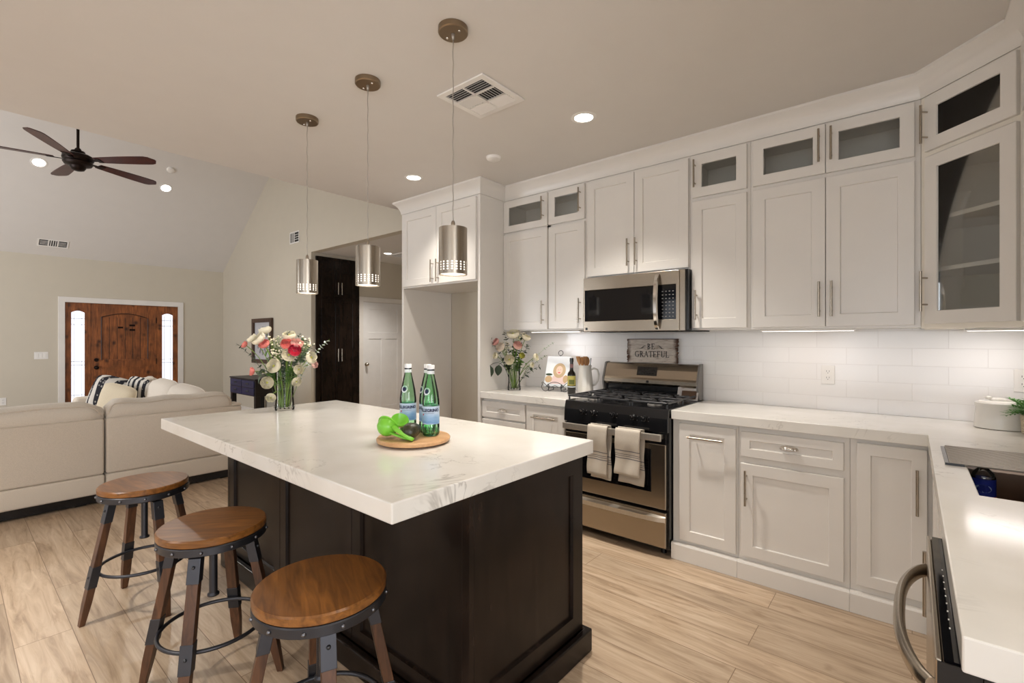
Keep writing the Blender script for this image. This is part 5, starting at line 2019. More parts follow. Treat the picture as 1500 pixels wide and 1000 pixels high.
# bouquet on the island: (sideways, height above worktop, depth) of each head, read off the photograph's bouquet
V1 = (-2.978, 1.351, 0.914)
vase('glass_vase', 'clear glass vase of flowers standing on the island worktop', V1, 0.056, 0.235)
G1, G1f, G1l = 'flowers in the island vase', 'island bouquet flowers', 'greenery in the island bouquet'
def b1(lat, fw=0.0):
    return around(V1, lat * 0.10, 0.016, fw * 0.1 + (0.012 if lat > 0 else -0.012))
px = 1 / 236.0
def at1(u, v, fw=0.0):
    return around(V1, (u - 417) * px, (600 - v) * px, fw)
spec1 = [
    ('large white bloom facing out at the front of the island bouquet', (413, 537, -0.06), 0.040, 'petalwhite', (-0.2, -0.6, 0.25)),
    ('white bloom drooping low on the left side of the island vase', (402, 559, -0.07), 0.034, 'petalwhite', (0.1, -0.8, 0.1)),
    ('small white bloom lowest of all, beside the island vase glass', (408, 578, -0.085), 0.026, 'petalwhite', (0.2, -0.8, -0.3)),
    ('white bloom at the right of centre in the island bouquet', (427, 522, -0.05), 0.037, 'petalwhite', (0.5, -0.6, 0.4)),
    ('coral pink bloom at the upper centre of the island bouquet', (422, 508, -0.02), 0.034, 'petalpink', (0.3, -0.5, 0.6)),
    ('raspberry red bloom right of centre in the island bouquet', (435, 515, -0.04), 0.034, 'petalred', (0.5, -0.7, 0.4)),
    ('blush bloom behind the raspberry bloom of the island bouquet', (434, 507, 0.0), 0.034, 'petalblush', (0.4, -0.4, 0.8)),
    ('white bloom at the upper left of the island bouquet', (385, 500, -0.01), 0.040, 'petalwhite', (-0.5, -0.5, 0.6)),
    ('coral bloom left of centre in the island bouquet', (393, 507, -0.03), 0.030, 'petalpink', (-0.2, -0.6, 0.7)),
    ('white bloom at the far upper left of the island bouquet', (372, 498, 0.0), 0.028, 'petalwhite', (-0.6, -0.3, 0.7)),
    ('single pink bud sticking out farthest left of the island bouquet', (361, 506, 0.0), 0.020, 'petalpink', (-0.9, -0.2, 0.5)),
    ('white bloom topmost in the island bouquet', (421, 496, 0.03), 0.036, 'petalwhite', (0.1, -0.4, 0.9)),
    ('white bloom at the right edge of the island bouquet', (453, 525, -0.01), 0.034, 'petalwhite', (0.8, -0.3, 0.3)),
    ('small white bloom low on the right of the island bouquet', (439, 541, -0.03), 0.028, 'petalwhite', (0.6, -0.6, 0.1)),
    ('white bloom hanging lowest on the right of the island vase', (436, 557, -0.03), 0.026, 'petalwhite', (0.5, -0.5, -0.2)),
    ('pale blush bloom at the far right rim of the island bouquet', (456, 534, 0.02), 0.022, 'petalblush', (0.9, -0.2, 0.1)),
    ('faded coral bloom low at the left of the island bouquet', (374, 544, -0.01), 0.024, 'petalpink', (-0.8, -0.4, 0.1)),
    ('cream bloom at the back of the island bouquet before the framed print', (384, 488, 0.05), 0.034, 'petalwhite', (-0.3, 0.0, 0.9)),
]
for k, (lb, (u, v, fw), r_, pm, fc) in enumerate(spec1):
    lat = (u - 417) * px
    f_ = RT * fc[0] - FW * (-fc[1]) + Vector((0, 0, fc[2]))
    tip = at1(u, v, fw)
    a_ = 0.03 if v < 530 else 0.11
    flower(lb, b1(max(-.3, min(.3, lat)), fw), tip, r_, pm, G1f, 10 + k, f_, a_, leaves=1 + k % 2)
sprs1 = [
    ('dark eucalyptus sprig reaching out to the left of the island bouquet', (346, 503, 0.0), 'leafdark', 15, 0.022, 0.007),
    ('silvery sprig reaching up to the right of the island bouquet, before the dark pantry', (481, 497, 0.02), 'petalsilver', 15, 0.024, 0.008),
    ('green eucalyptus sprig rising at the top of the island bouquet', (417, 484, 0.04), 'leafdark', 13, 0.026, 0.010),
    ('thin dark sprig at the top right of the island bouquet', (438, 487, 0.02), 'leafdark', 9, 0.020, 0.007),
    ('pale green leafy sprig at the right of the island bouquet', (452, 505, 0.05), 'leafgrey', 15, 0.034, 0.014),
    ('grey-green sprig filling the right of the island bouquet', (447, 518, 0.02), 'leafgrey', 14, 0.034, 0.014),
    ('fine pale sprig filling the centre of the island bouquet', (408, 503, 0.02), 'leafgrey', 18, 0.026, 0.010),
    ('fresh green sprig left of centre in the island bouquet', (392, 523, 0.0), 'leafgreen', 12, 0.030, 0.012),
]
for k, (lb, (u, v, fw), mt, n_, L_, w_) in enumerate(sprs1):
    sprig(lb, b1(max(-.3, min(.3, (u - 417) * px)), fw), at1(u, v, fw), G1l, mt, n_, L_, w_, 40 + k, 0.03)
for lb, (u, v, fw), mt in (('broad grey-green eucalyptus leaves left of the island vase', (385, 541, -0.03), 'leafgrey'), ('broad leaves hanging at the lower left of the island bouquet', (379, 551, 0.0), 'leafgrey'), ('broad dark leaves in the middle of the island bouquet', (400, 530, -0.01), 'leafdark')):
    sprig(lb, b1(-.15, 0), at1(u, v, fw), G1l, mt, 6, 0.050, 0.022, u, 0.10, False, start=0.62)

def filler(label, base, tip, group, r, n, seed, mt='petalwhite'):
    """spray of tiny filler blooms on branching stems"""
    base, tip = Vector(base), Vector(tip)
    rnd = random.Random(seed)
    t = thing('filler_flower', label, 'flower', base, 0, group)
    d = tip - base
    pts = bez((0, 0, 0), (d.x * .3, d.y * .3, d.z * .6), d, 14)
    ms, mb = MB(), MB()
    ms.tube(pts, 0.0016, 5)
    for k in range(n):
        p0 = pts[9 + k % 5]
        v = Vector((rnd.gauss(0, 1), rnd.gauss(0, 1), rnd.gauss(0.2, .7))).normalized() * r * rnd.uniform(.5, 1)
        p1 = d + v - Vector((0, 0, r * .3))
        ms.tube([p0, (p0 + p1) / 2 + Vector((0, 0, .006)), p1], 0.0007, 4)
        mb.sphere(p1, rnd.uniform(0.0045, 0.0075), (1, 1, .8), 8)
    ms.build('stems', 'stem', t, smooth='all')
    mb.build('tiny_blooms', mt, t, smooth='all')
for k, (lb, (u, v, fw)) in enumerate((('spray of tiny white filler blooms at the upper left of centre in the island bouquet', (400, 497, 0.03)), ('spray of tiny white filler blooms at the upper right of the island bouquet', (443, 501, 0.04)), ('spray of tiny filler blooms left of the raspberry bloom in the island bouquet', (409, 515, -0.01)))):
    filler(lb, b1(max(-.3, min(.3, (u - 417) * px)), fw), at1(u, v, fw), 'filler sprays in the island bouquet', 0.055, 34, 300 + k)
for k, (lb, (u, v, fw), mt) in enumerate((('grey-green leaf spray deep in the centre of the island bouquet', (415, 525, 0.03), 'leafgrey'), ('grey-green leaf spray at the upper right behind the island blooms', (441, 497, 0.06), 'leafgrey'), ('dark leaf spray behind the white blooms at the upper left of the island bouquet', (395, 512, 0.05), 'leafdark'), ('fresh green leaf spray right of centre low in the island bouquet', (428, 540, -0.01), 'leafgreen'), ('fresh green leaf spray at the left rim of the island vase', (398, 545, -0.01), 'leafgreen'))):
    sprig(lb, b1(max(-.3, min(.3, (u - 417) * px)), fw), at1(u, v, fw), G1l, mt, 18, 0.038, 0.015, 320 + k, 0.04, start=0.5)
# bouquet on the back worktop
V2 = (-2.629, 3.155, 0.914)
vase('glass_vase', 'clear glass vase of white flowers on the back worktop left of the stove', V2, 0.056, 0.225)
px2 = 1 / 169.7
def at2(u, v, fw=0.0):
    return around(V2, (u - 753) * px2, (571 - v) * px2, fw)
def b2(lat, fw=0.0):
    return around(V2, lat * 0.10, 0.016, 0.01 if lat > 0 else -0.012)
G2, G2l = 'flowers in the back worktop vase', 'greenery in the back worktop vase'
spec2 = [
    ('white bloom at the front of the back worktop bouquet', (746, 527, -0.06), 0.040, 'petalwhite', (0, -0.8, 0.2)),
    ('pale green-white bloom at the top of the back worktop bouquet', (752, 494, 0.0), 0.050, 'petalwhite', (-0.1, -0.4, 0.9)),
    ('white bloom right of the top of the back worktop bouquet', (769, 497, 0.0), 0.036, 'petalwhite', (0.4, -0.3, 0.8)),
    ('blush bloom in the middle of the back worktop bouquet', (757, 508, -0.04), 0.036, 'petalblush', (0.2, -0.6, 0.5)),
    ('dusty pink bloom at the upper left of the back worktop bouquet', (728, 503, 0.0), 0.032, 'petaldusty', (-0.6, -0.4, 0.6)),
    ('cream bloom at the left of the back worktop bouquet', (735, 510, -0.03), 0.036, 'petalcream', (-0.4, -0.6, 0.4)),
    ('small white bloom low left in the back worktop bouquet', (728, 521, -0.02), 0.026, 'petalwhite', (-0.7, -0.5, 0.2)),
    ('small white bloom at the right of the back worktop bouquet', (782, 524, 0.0), 0.030, 'petalwhite', (0.8, -0.4, 0.3)),
    ('small white bloom low right in the back worktop bouquet', (777, 534, -0.01), 0.022, 'petalwhite', (0.7, -0.5, 0.0)),
    ('yellow-green bloom right of centre in the back worktop bouquet', (763, 521, -0.05), 0.024, 'budyellow', (0.4, -0.7, 0.3)),
]
for k, (lb, (u, v, fw), r_, pm, fc) in enumerate(spec2):
    f_ = RT * fc[0] - FW * (-fc[1]) + Vector((0, 0, fc[2]))
    flower(lb, b2(max(-.3, min(.3, (u - 753) * px2))), at2(u, v, fw), r_, pm, G2, 70 + k, f_, 0.03, leaves=2)
sprs2 = [
    ('dark bare-tipped sprig at the far upper left of the back worktop bouquet', (710, 488, 0.0), 'leafdark', 10, 0.028, 0.010),
    ('dark sprig standing at the top left of the back worktop bouquet', (738, 485, 0.0), 'leafdark', 11, 0.030, 0.012),
    ('dark sprig standing at the top right of the back worktop bouquet', (768, 488, 0.01), 'leafdark', 13, 0.034, 0.014),
    ('dark leaf spray at the right of the back worktop bouquet', (774, 505, 0.0), 'leafdark', 12, 0.034, 0.014),
    ('faint silvery sprig reaching right, upper, against the tiles', (813, 501, 0.06), 'leafgrey', 14, 0.018, 0.005),
    ('faint silvery sprig reaching right, lower, against the tiles', (803, 520, 0.05), 'leafgrey', 13, 0.020, 0.006),
    ('green sprig filling the middle of the back worktop bouquet', (750, 512, 0.0), 'leafgreen', 16, 0.036, 0.012),
    ('dark sprig with one drooping leaf low right of the back worktop bouquet', (791, 537, 0.0), 'leafdark', 6, 0.036, 0.016),
]
for k, (lb, (u, v, fw), mt, n_, L_, w_) in enumerate(sprs2):
    sprig(lb, b2(max(-.3, min(.3, (u - 753) * px2))), at2(u, v, fw), G2l, mt, n_, L_, w_, 90 + k, 0.03)
for k, (lb, (u, v, fw)) in enumerate((('spray of tiny white filler blooms at the top of the back worktop bouquet', (760, 491, 0.03)), ('spray of tiny white filler blooms at the left of the back worktop bouquet', (737, 506, 0.02)))):
    filler(lb, b2(max(-.3, min(.3, (u - 753) * px2))), at2(u, v, fw), 'filler sprays in the back worktop bouquet', 0.065, 34, 340 + k)
for k, (lb, (u, v, fw), mt) in enumerate((('dark leaf spray behind the top blooms of the back worktop bouquet', (755, 500, 0.04), 'leafdark'), ('fresh green leaf spray at the rim of the back worktop vase', (762, 528, -0.01), 'leafgreen'), ('dark leaf spray at the left rim of the back worktop vase', (738, 524, 0.0), 'leafdark'))):
    sprig(lb, b2(max(-.3, min(.3, (u - 753) * px2))), at2(u, v, fw), G2l, mt, 18, 0.040, 0.016, 350 + k, 0.03, start=0.5)
def big_leaf(label, base, tip, L, w, mt, group):
    t = thing('foliage_leaf', label, 'foliage', base, 0, group)
    d = Vector(tip) - Vector(base)
    pts = bez((0, 0, 0), (d.x * .35, d.y * .35, d.z + 0.10), d, 14)
    MB().tube(pts, 0.0016, 5).build('stem', 'leafdark', t, smooth='all')
    m = MB()
    leaf_blade(m, d, Vector((-0.15, 0.0, -1)), L, w, 0.05, -FW)
    m.build('leaf', mt, t, smooth='all', solid=0.0006)
big_leaf('large dark leaf hanging lowest at the left of the back worktop vase', b2(-.2), at2(718, 535, -0.02), 0.115, 0.038, 'leafdark', G2l)
big_leaf('large dark leaf hanging next to the back worktop vase glass', b2(-.1), at2(731, 534, -0.03), 0.095, 0.032, 'leafdark', G2l)

# ---------------------------------------------------------------- tray on the island with bottles, squeezer, avocado
BD_C = (-1.622, 1.280, 0.9145)
t = thing('serving_board', 'round light wood turntable board on the island carrying the green bottles', 'serving board', BD_C, R(20))
MB().lathe([(0.0, 0.004), (0.140, 0.004), (0.152, 0.009), (0.154, 0.020), (0.150, 0.025), (0.0, 0.025)], 64).build('top', 'board', t, smooth=True)
MB().lathe([(0.0, 0.0005), (0.09, 0.0005), (0.09, 0.0036), (0, 0.0036)], 32).build('foot_disc', 'board', t, smooth=True)
BZ = 0.9145 + 0.0255
M['greenglass'] = clear_glass('green_bottle_glass', (0.68, 0.95, 0.73, 1), 0.04, 0.02, 1.3)
M['labelblue'] = None
def label_mat():
    m, nt, b = new_mat('pale_blue_label')
    tc = N(nt, 'ShaderNodeTexCoord')
    sx = N(nt, 'ShaderNodeSeparateXYZ')
    nt.links.new(tc.outputs['Object'], sx.inputs[0])
    n = noise(nt, coords(nt, (14, 14, 40)), 2, 4)
    # white sky above, blue mountains below
    ad = N(nt, 'ShaderNodeMath', operation='MULTIPLY_ADD')
    ad.inputs[1].default_value = 0.035
    nt.links.new(n, ad.inputs[0])
    nt.links.new(sx.outputs[2], ad.inputs[2])
    c = ramp(nt, ad.outputs[0], [(0.064, rgb((220, 228, 236))), (0.072, rgb((104, 150, 198))), (0.100, rgb((150, 184, 214))), (0.118, rgb((190, 206, 224)))])
    nt.links.new(c, b.inputs['Base Color'])
    b.inputs['Roughness'].default_value = 0.45
    return m
M['labelblue'] = label_mat()
M['inkblue'] = paint('navy_print', rgb((28, 36, 70)), 0.5)
M['redstar'] = paint('red_print', rgb((190, 48, 48)), 0.5)
M['capwhite'] = paint('white_cap', rgb((236, 234, 232)), 0.4)
M['paperwhite'] = paint('white_paper', rgb((226, 230, 232)), 0.5)
def make_bottle(label, loc, rz):
    t = thing('water_bottle', label, 'bottle', loc, rz, 'green water bottles on the round board')
    r = 0.037
    prof = [(0.0, 0.006), (0.020, 0.004), (0.030, 0.0005), (0.035, 0.006), (r, 0.018), (r, 0.045), (r - 0.001, 0.050), (r - 0.001, 0.128), (r, 0.134), (r * .98, 0.150), (0.032, 0.185), (0.0235, 0.225), (0.0165, 0.255), (0.0145, 0.268), (0.0145, 0.276)]
    MB().lathe(prof, 32, cap1=False).build('bottle_body', 'greenglass', t, smooth=True)
    # wavy foot
    m = MB()
    for k in range(10):
        a = 2 * PI * k / 10
        m.sphere((0.0315 * math.cos(a), 0.0315 * math.sin(a), 0.018), 0.0062, (1, 1, 2.2), 8)
    m.build('foot_ribs', 'greenglass', t, smooth='all')
    lb = MB().lathe([(r - 0.0004, 0.0515), (r - 0.0004, 0.127)], 40, cap0=False, cap1=False).build('bottle_label', 'labelblue', t, smooth='all')
    R_ = r + 0.0003
    def wrap(a0, z0, k=1.0):
        return lambda x, y: (R_ * math.cos(a0 + x / R_), R_ * math.sin(a0 + x / R_), z0 + y)
    lettering('label_text', 'S.PELLEGRINO', 0.0172, 'inkblue', lb, wrap(-0.1, 0.110), 1.0, 0.004, 0.0009)
    lettering('label_small_text', 'ACQUA MINERALE', 0.0052, 'inkblue', lb, wrap(0.1, 0.098), 1.0, 0.004)
    m = MB()
    pts = []
    for k in range(10):
        a = PI / 2 + 2 * PI * k / 10
        q = 0.0065 if k % 2 == 0 else 0.0027
        pts.append(wrap(-0.62, 0.092)(q * math.cos(a), q * math.sin(a)))
    m.face(pts)
    m.build('star', 'redstar', lb)
    # round neck seal
    m = MB()
    for rad, mt in ((0.0155, 'paperwhite'), (0.0095, 'inkblue')):
        mm = MB()
        ring = []
        for k in range(24):
            a = 2 * PI * k / 24
            x, z = rad * math.cos(a), 0.190 + rad * math.sin(a)
            rr_ = 0.0312 - (z - 0.188) * 0.215 + (0.0006 if mt == 'paperwhite' else 0.0010)
            an = -0.25 + x / rr_
            ring.append((rr_ * math.cos(an), rr_ * math.sin(an), z))
        mm.face(ring)
        mm.build('neck_seal' if mt == 'paperwhite' else 'seal_emblem', mt, t)
    m.bm.free()
    MB().lathe([(0.0152, 0.262), (0.0158, 0.263), (0.0158, 0.2815), (0.0152, 0.282)], 24, cap0=False, cap1=False).build('neck_foil', 'paperwhite', t, smooth=True)
    MB().lathe([(0.0160, 0.2765), (0.0160, 0.2825)], 24, cap0=False, cap1=False).build('cap_band', 'black', t)
    MB().lathe([(0.0, 0.2822), (0.0158, 0.2822), (0.0160, 0.298), (0.0150, 0.3005), (0, 0.3005)], 24).build('cap', 'capwhite', t, smooth=True)
    return t
def cam_ang(x, y):
    return math.atan2(-y, -x)
bt = make_bottle('green water bottle at the left of the three on the round board', (-1.735, 1.337, BZ), cam_ang(-1.735, 1.337) - 0.30)
dup(bt, (-1.580, 1.338, BZ), cam_ang(-1.580, 1.338) - 0.35, 'green water bottle nearest the camera, right front of the three on the board')
dup(bt, (-1.642, 1.372, BZ), cam_ang(-1.642, 1.372) - 0.9, 'green water bottle mostly hidden behind the right front one on the board')

M['lime'] = paint('lime_green_enamel', rgb((122, 194, 58)), 0.3)
sq = thing('citrus_squeezer', 'lime green hinged citrus squeezer lying on the round board', 'citrus squeezer', (-1.648, 1.192, BZ), 0)
# bowl lying tilted, with holes rim, second half open, two handles running to the front right
def facing(d):
    return Vector(d).normalized().to_track_quat('Z', 'Y').to_matrix().to_4x4()
Tb = Matrix.Translation(Vector((0, 0, 0.052)) - RT * 0.022) @ facing(FW * 0.75 + RT * 0.35 + Vector((0, 0, 0.55))) @ Matrix.Diagonal((1.12, 1.12, 1.12, 1))
m = MB()
m.lathe([(0.0, -0.037), (0.012, -0.036), (0.024, -0.030), (0.033, -0.019), (0.0365, -0.006), (0.037, 0.004), (0.042, 0.005), (0.042, 0.009), (0.035, 0.009), (0.033, -0.006), (0.024, -0.024), (0.0, -0.031)], 32, mat=Tb)
m.build('lower_cup', 'lime', sq, smooth=True)
Tb2 = Matrix.Translation(Vector((0, 0, 0.068)) + RT * 0.020 + FW * 0.040) @ facing(-FW * 0.55 + RT * 0.25 + Vector((0, 0, 0.8)))
m = MB()
m.lathe([(0.0, -0.026), (0.014, -0.025), (0.026, -0.018), (0.034, -0.004), (0.038, 0.002), (0.036, 0.006), (0.031, 0.002), (0.022, -0.012), (0.0, -0.020)], 32, mat=Tb2)
m.build('upper_press', 'lime', sq, smooth=True)
def handle(pts, w, h):
    m = MB()
    secs = []
    for i, p in enumerate(pts):
        p = Vector(p)
        a = Vector(pts[max(0, i - 1)])
        b = Vector(pts[min(len(pts) - 1, i + 1)])
        d = (b - a).normalized()
        s = d.cross(Vector((0, 0, 1))).normalized()
        u = s.cross(d)
        ww = w[i] if isinstance(w, list) else w
        secs.append([p + s * ww * math.cos(k * PI / 5) + u * h * math.sin(k * PI / 5) for k in range(10)])
    m.loft(secs)
    return m.build('handle', 'lime', sq, smooth='all')
hp = [around((0, 0, 0), 0.004, 0.056, -0.02), around((0, 0, 0), 0.030, 0.042, -0.045), around((0, 0, 0), 0.055, 0.028, -0.055), around((0, 0, 0), 0.082, 0.014, -0.062), around((0, 0, 0), 0.098, 0.008, -0.066)]
handle(hp, [0.013, 0.013, 0.012, 0.014, 0.011], 0.0075)
hp2 = [around((0, 0, 0), -0.005, 0.030, -0.028), around((0, 0, 0), 0.030, 0.018, -0.035), around((0, 0, 0), 0.060, 0.009, -0.040), around((0, 0, 0), 0.080, 0.007, -0.042)]
handle(hp2, [0.010, 0.009, 0.009, 0.009], 0.0055)
def avocado_mat():
    m, nt, b = new_mat('avocado_skin')
    n = noise(nt, coords(nt), 160, 3)
    nt.links.new(ramp(nt, n, [(0.3, rgb((30, 28, 18))), (0.7, rgb((62, 58, 30)))]), b.inputs['Base Color'])
    b.inputs['Roughness'].default_value = 0.35
    bump(nt, b, n, 0.5, 0.002)
    return m
M['avocado'] = avocado_mat()
av = thing('avocado', 'dark ripe avocado lying on the round board beside the squeezer', 'avocado', (-1.572, 1.222, BZ + 0.0005))
m = MB()
m.lathe([(0.0, -0.036), (0.014, -0.034), (0.027, -0.024), (0.034, -0.006), (0.0335, 0.010), (0.027, 0.028), (0.019, 0.043), (0.011, 0.052), (0.004, 0.055), (0.0, 0.055)], 28, mat=Matrix.Translation((0, 0, 0.0345)) @ Matrix.Rotation(R(-82), 4, 'X') @ Matrix.Rotation(R(20), 4, 'Y') )
m.build('fruit', 'avocado', av, smooth='all')
av.rotation_euler = (0, 0, R(25))
MB().cone((0, 0.0535, 0.0425), (0, 0.0575, 0.043), 0.004, n=8).build('stem_cap', 'signedge', av)

# ---------------------------------------------------------------- cookbook on its stand, oil bottle, pitcher with utensils
CBX, CBY = -2.300, 3.330
ca = math.atan2(-0.30, -0.12) * 0
t = thing('book_stand', 'black scrolled wire cookbook stand on the back worktop', 'book stand', (CBX, CBY, 0.9145), R(14))
m = MB()
def arcpts(cx, cz, r, a0, a1, y, n_=16):
    return [(cx + r * math.cos(a0 + (a1 - a0) * k / n_), y, cz + r * math.sin(a0 + (a1 - a0) * k / n_)) for k in range(n_ + 1)]
yf = -0.055
for s in (-1, 1):
    m.tube([(s * x, y, z) for x, y, z in arcpts(0.085, 0.036, 0.034, R(130), R(400), yf, 22)], 0.0028, 6)
    m.tube([(s * 0.110, yf, 0.058), (s * 0.118, yf, 0.068), (s * 0.112, yf, 0.076), (s * 0.102, yf, 0.072), (s * 0.075, yf, 0.048), (s * 0.060, yf, 0.040)], 0.0028, 6)
    m.tube([(s * 0.062, yf, 0.060), (s * 0.055, yf, 0.003)], 0.0028, 6)
    m.tube([(s * 0.055, yf, 0.004), (s * 0.055, 0.05, 0.004), (s * 0.04, 0.068, 0.20)], 0.0028, 6)
m.tube(arcpts(0.0, -0.02, 0.098, R(35), R(145), yf, 20), 0.0028, 6)
m.tube([(-0.07, yf, 0.036), (0.07, yf, 0.036)], 0.0028, 6)
m.tube([(-0.03, yf, 0.036), (0, yf + 0.002, 0.052), (0.03, yf, 0.036)], 0.002, 6)
m.tube([(-0.04, 0.068, 0.20), (0.04, 0.068, 0.20)], 0.0028, 6)
m.tube([(0, 0.068, 0.20), (0, 0.088, 0.297)], 0.0028, 6)
m.tube([(x, 0.088 + (z - .318) * .2, z) for x, _, z in arcpts(0.0, 0.318, 0.021, R(-130), R(310 - 360 + 270), 0, 22)], 0.0028, 6)
m.build('wire_frame', 'castiron', t, smooth='all')
bk = thing('cookbook', 'white cookbook with a smiling blonde woman on its cover, on the wire stand', 'book', (CBX, CBY, 0.9145), R(14))
lean = Matrix.Translation((0, -0.045, 0.042)) @ Matrix.Rotation(R(-22), 4, 'X')
def bookpart(name, mat, parent, x0, x1, y0, y1, z0, z1):
    return MB().box(x0, x1, y0, y1, z0, z1, mat=lean).build(name, mat, parent)
bookpart('cover', 'paperwhite', bk, -0.105, 0.105, -0.001, 0.001, 0, 0.268)
bookpart('pages', 'cushion', bk, -0.100, 0.102, 0.0012, 0.018, 0.003, 0.264)
bookpart('back_cover', 'paperwhite', bk, -0.105, 0.105, 0.0182, 0.0202, 0, 0.268)
cov = [c for c in kids(bk) if c.name.startswith('cover')][0]
def printed(name, mat, pts, yy):
    mm = MB()
    mm.face([lean @ Vector((x, yy, z)) for x, z in pts])
    return mm.build(name, mat, cov)
def ell(cx, cz, rx, rz, n_=24, a0=0, a1=2 * PI):
    return [(cx + rx * math.cos(a0 + (a1 - a0) * k / n_), cz + rz * math.sin(a0 + (a1 - a0) * k / n_)) for k in range(n_)]
M['skin'] = paint('printed_skin', rgb((234, 196, 176)), 0.5)
M['hair'] = paint('printed_blonde_hair', rgb((190, 164, 128)), 0.5)
M['blouse'] = paint('printed_pale_blouse', rgb((222, 196, 190)), 0.5)
M['foodp'] = paint('printed_food', rgb((192, 162, 122)), 0.5)
printed('photo_blouse', 'blouse', [(-0.055, 0.022), (0.085, 0.022), (0.072, 0.085), (0.040, 0.108), (-0.004, 0.108), (-0.036, 0.085)], -0.0013)
printed('photo_hair', 'hair', ell(0.018, 0.140, 0.056, 0.066), -0.0016)
printed('photo_face', 'skin', ell(0.018, 0.142, 0.029, 0.038), -0.0019)
printed('photo_smile', 'petalred', ell(0.018, 0.121, 0.011, 0.005, 12), -0.0021)
for s in (-1, 1):
    printed('photo_eye', 'ventdark', ell(0.018 + s * 0.010, 0.148, 0.003, 0.002, 10), -0.0021)
printed('photo_food', 'foodp', ell(-0.070, 0.062, 0.032, 0.030), -0.0016)
printed('photo_greens', 'leafdark', ell(-0.070, 0.103, 0.030, 0.010), -0.0019)
printed('photo_food', 'foodp', ell(0.080, 0.066, 0.022, 0.034), -0.0016)

ol = thing('oil_bottle', 'dark glass oil bottle with a yellow label in front of the cookbook', 'bottle', (-2.082, 3.216, 0.9145), cam_ang(-2.082, 3.216))
M['darkglass'] = paint('dark_bottle_glass', rgb((22, 18, 12)), 0.1)
MB().lathe([(0.0, 0.0005), (0.031, 0.0005), (0.033, 0.004), (0.033, 0.150), (0.030, 0.168), (0.016, 0.186), (0.0135, 0.200), (0.0135, 0.258), (0, 0.258)], 28).build('bottle_body', 'darkglass', ol, smooth=True)
MB().lathe([(0.0, 0.2583), (0.0155, 0.2583), (0.0155, 0.285), (0.013, 0.288), (0, 0.288)], 20).build('cap', 'darkglass', ol, smooth=True)
MB().lathe([(0.0140, 0.210), (0.0140, 0.240)], 20, cap0=False, cap1=False).build('neck_label', paint('dull_red_label', rgb((120, 84, 84)), 0.5), ol, smooth='all')
lb = MB().lathe([(0.0334, 0.070), (0.0334, 0.146)], 24, cap0=False, cap1=False, a0=-1.25, a1=1.25).build('bottle_label', paint('olive_yellow_label', rgb((176, 164, 84)), 0.5), ol, smooth='all')
MB().lathe([(0.0337, 0.078), (0.0337, 0.116)], 16, cap0=False, cap1=False, a0=-.7, a1=.7).build('label_picture', paint('olive_print', rgb((96, 100, 44)), 0.5), lb, smooth='all')
MB().lathe([(0.0335, 0.056), (0.0335, 0.063)], 24, cap0=False, cap1=False, a0=-1.25, a1=1.25).build('label_strip', 'paperwhite', ol, smooth='all')

PX_, PY_ = -2.035, 3.345
M['ceramic'] = paint('white_glazed_ceramic', rgb((228, 224, 216)), 0.18)
pt = thing('ceramic_pitcher', 'white ribbed ceramic pitcher holding wooden utensils left of the stove', 'pitcher', (PX_, PY_, 0.9145), R(40))
m = MB()
n_ = 48
rings = []
prof = [(0.056, 0.0005), (0.064, 0.004), (0.065, 0.02), (0.060, 0.09), (0.052, 0.17), (0.049, 0.205), (0.052, 0.226), (0.049, 0.226), (0.045, 0.200), (0.048, 0.165), (0.056, 0.09), (0.060, 0.02), (0.052, 0.010)]
for pi_, (r_, z) in enumerate(prof):
    row = []
    for k in range(n_):
        a = 2 * PI * k / n_
        rib = 1 + (0.018 * math.cos(a * 12) if 0.015 < z < 0.19 and pi_ < 6 else 0)
        sp = 1.0
        if z > 0.19:
            sp = 1 + 0.28 * max(0, math.cos(a - PI)) ** 8 * (z - 0.19) / 0.036
        row.append(m.bm.verts.new((r_ * rib * sp * math.cos(a), r_ * rib * sp * math.sin(a), z)))
    rings.append(row)
for a, b in zip(rings[:-1], rings[1:]):
    for k in range(n_):
        m.bm.faces.new((a[k], a[(k + 1) % n_], b[(k + 1) % n_], b[k]))
m.bm.faces.new(list(reversed(rings[0])))
m.bm.faces.new(rings[-1])
m.build('pitcher_body', 'ceramic', pt, smooth=True)
m = MB()
m.tube([(0.050, 0, 0.190), (0.072, 0, 0.202), (0.098, 0, 0.190), (0.110, 0, 0.150), (0.104, 0, 0.105), (0.085, 0, 0.070), (0.060, 0, 0.062)], [0.008, .008, .008, .0075, .007, .0075, .009], 10)
m.build('handle', 'ceramic', pt, smooth='all')
M['spoonwood'] = wood('utensil_wood', rgb((150, 98, 52)), rgb((206, 152, 96)), 2, 5, 8, 0.5, 0.15)
GU = 'wooden utensils in the white pitcher'
uts = [('wooden spatula at the far left in the white pitcher', -0.026, 0.006, -0.030, 'spatula'), ('wooden spoon second from the left in the white pitcher', -0.012, 0.014, -0.012, 'spoon'), ('wooden spatula in the middle of the white pitcher', 0.000, -0.004, 0.000, 'spatula'), ('wooden spoon at the right of the wooden ones in the white pitcher', 0.010, 0.010, 0.012, 'spoon')]
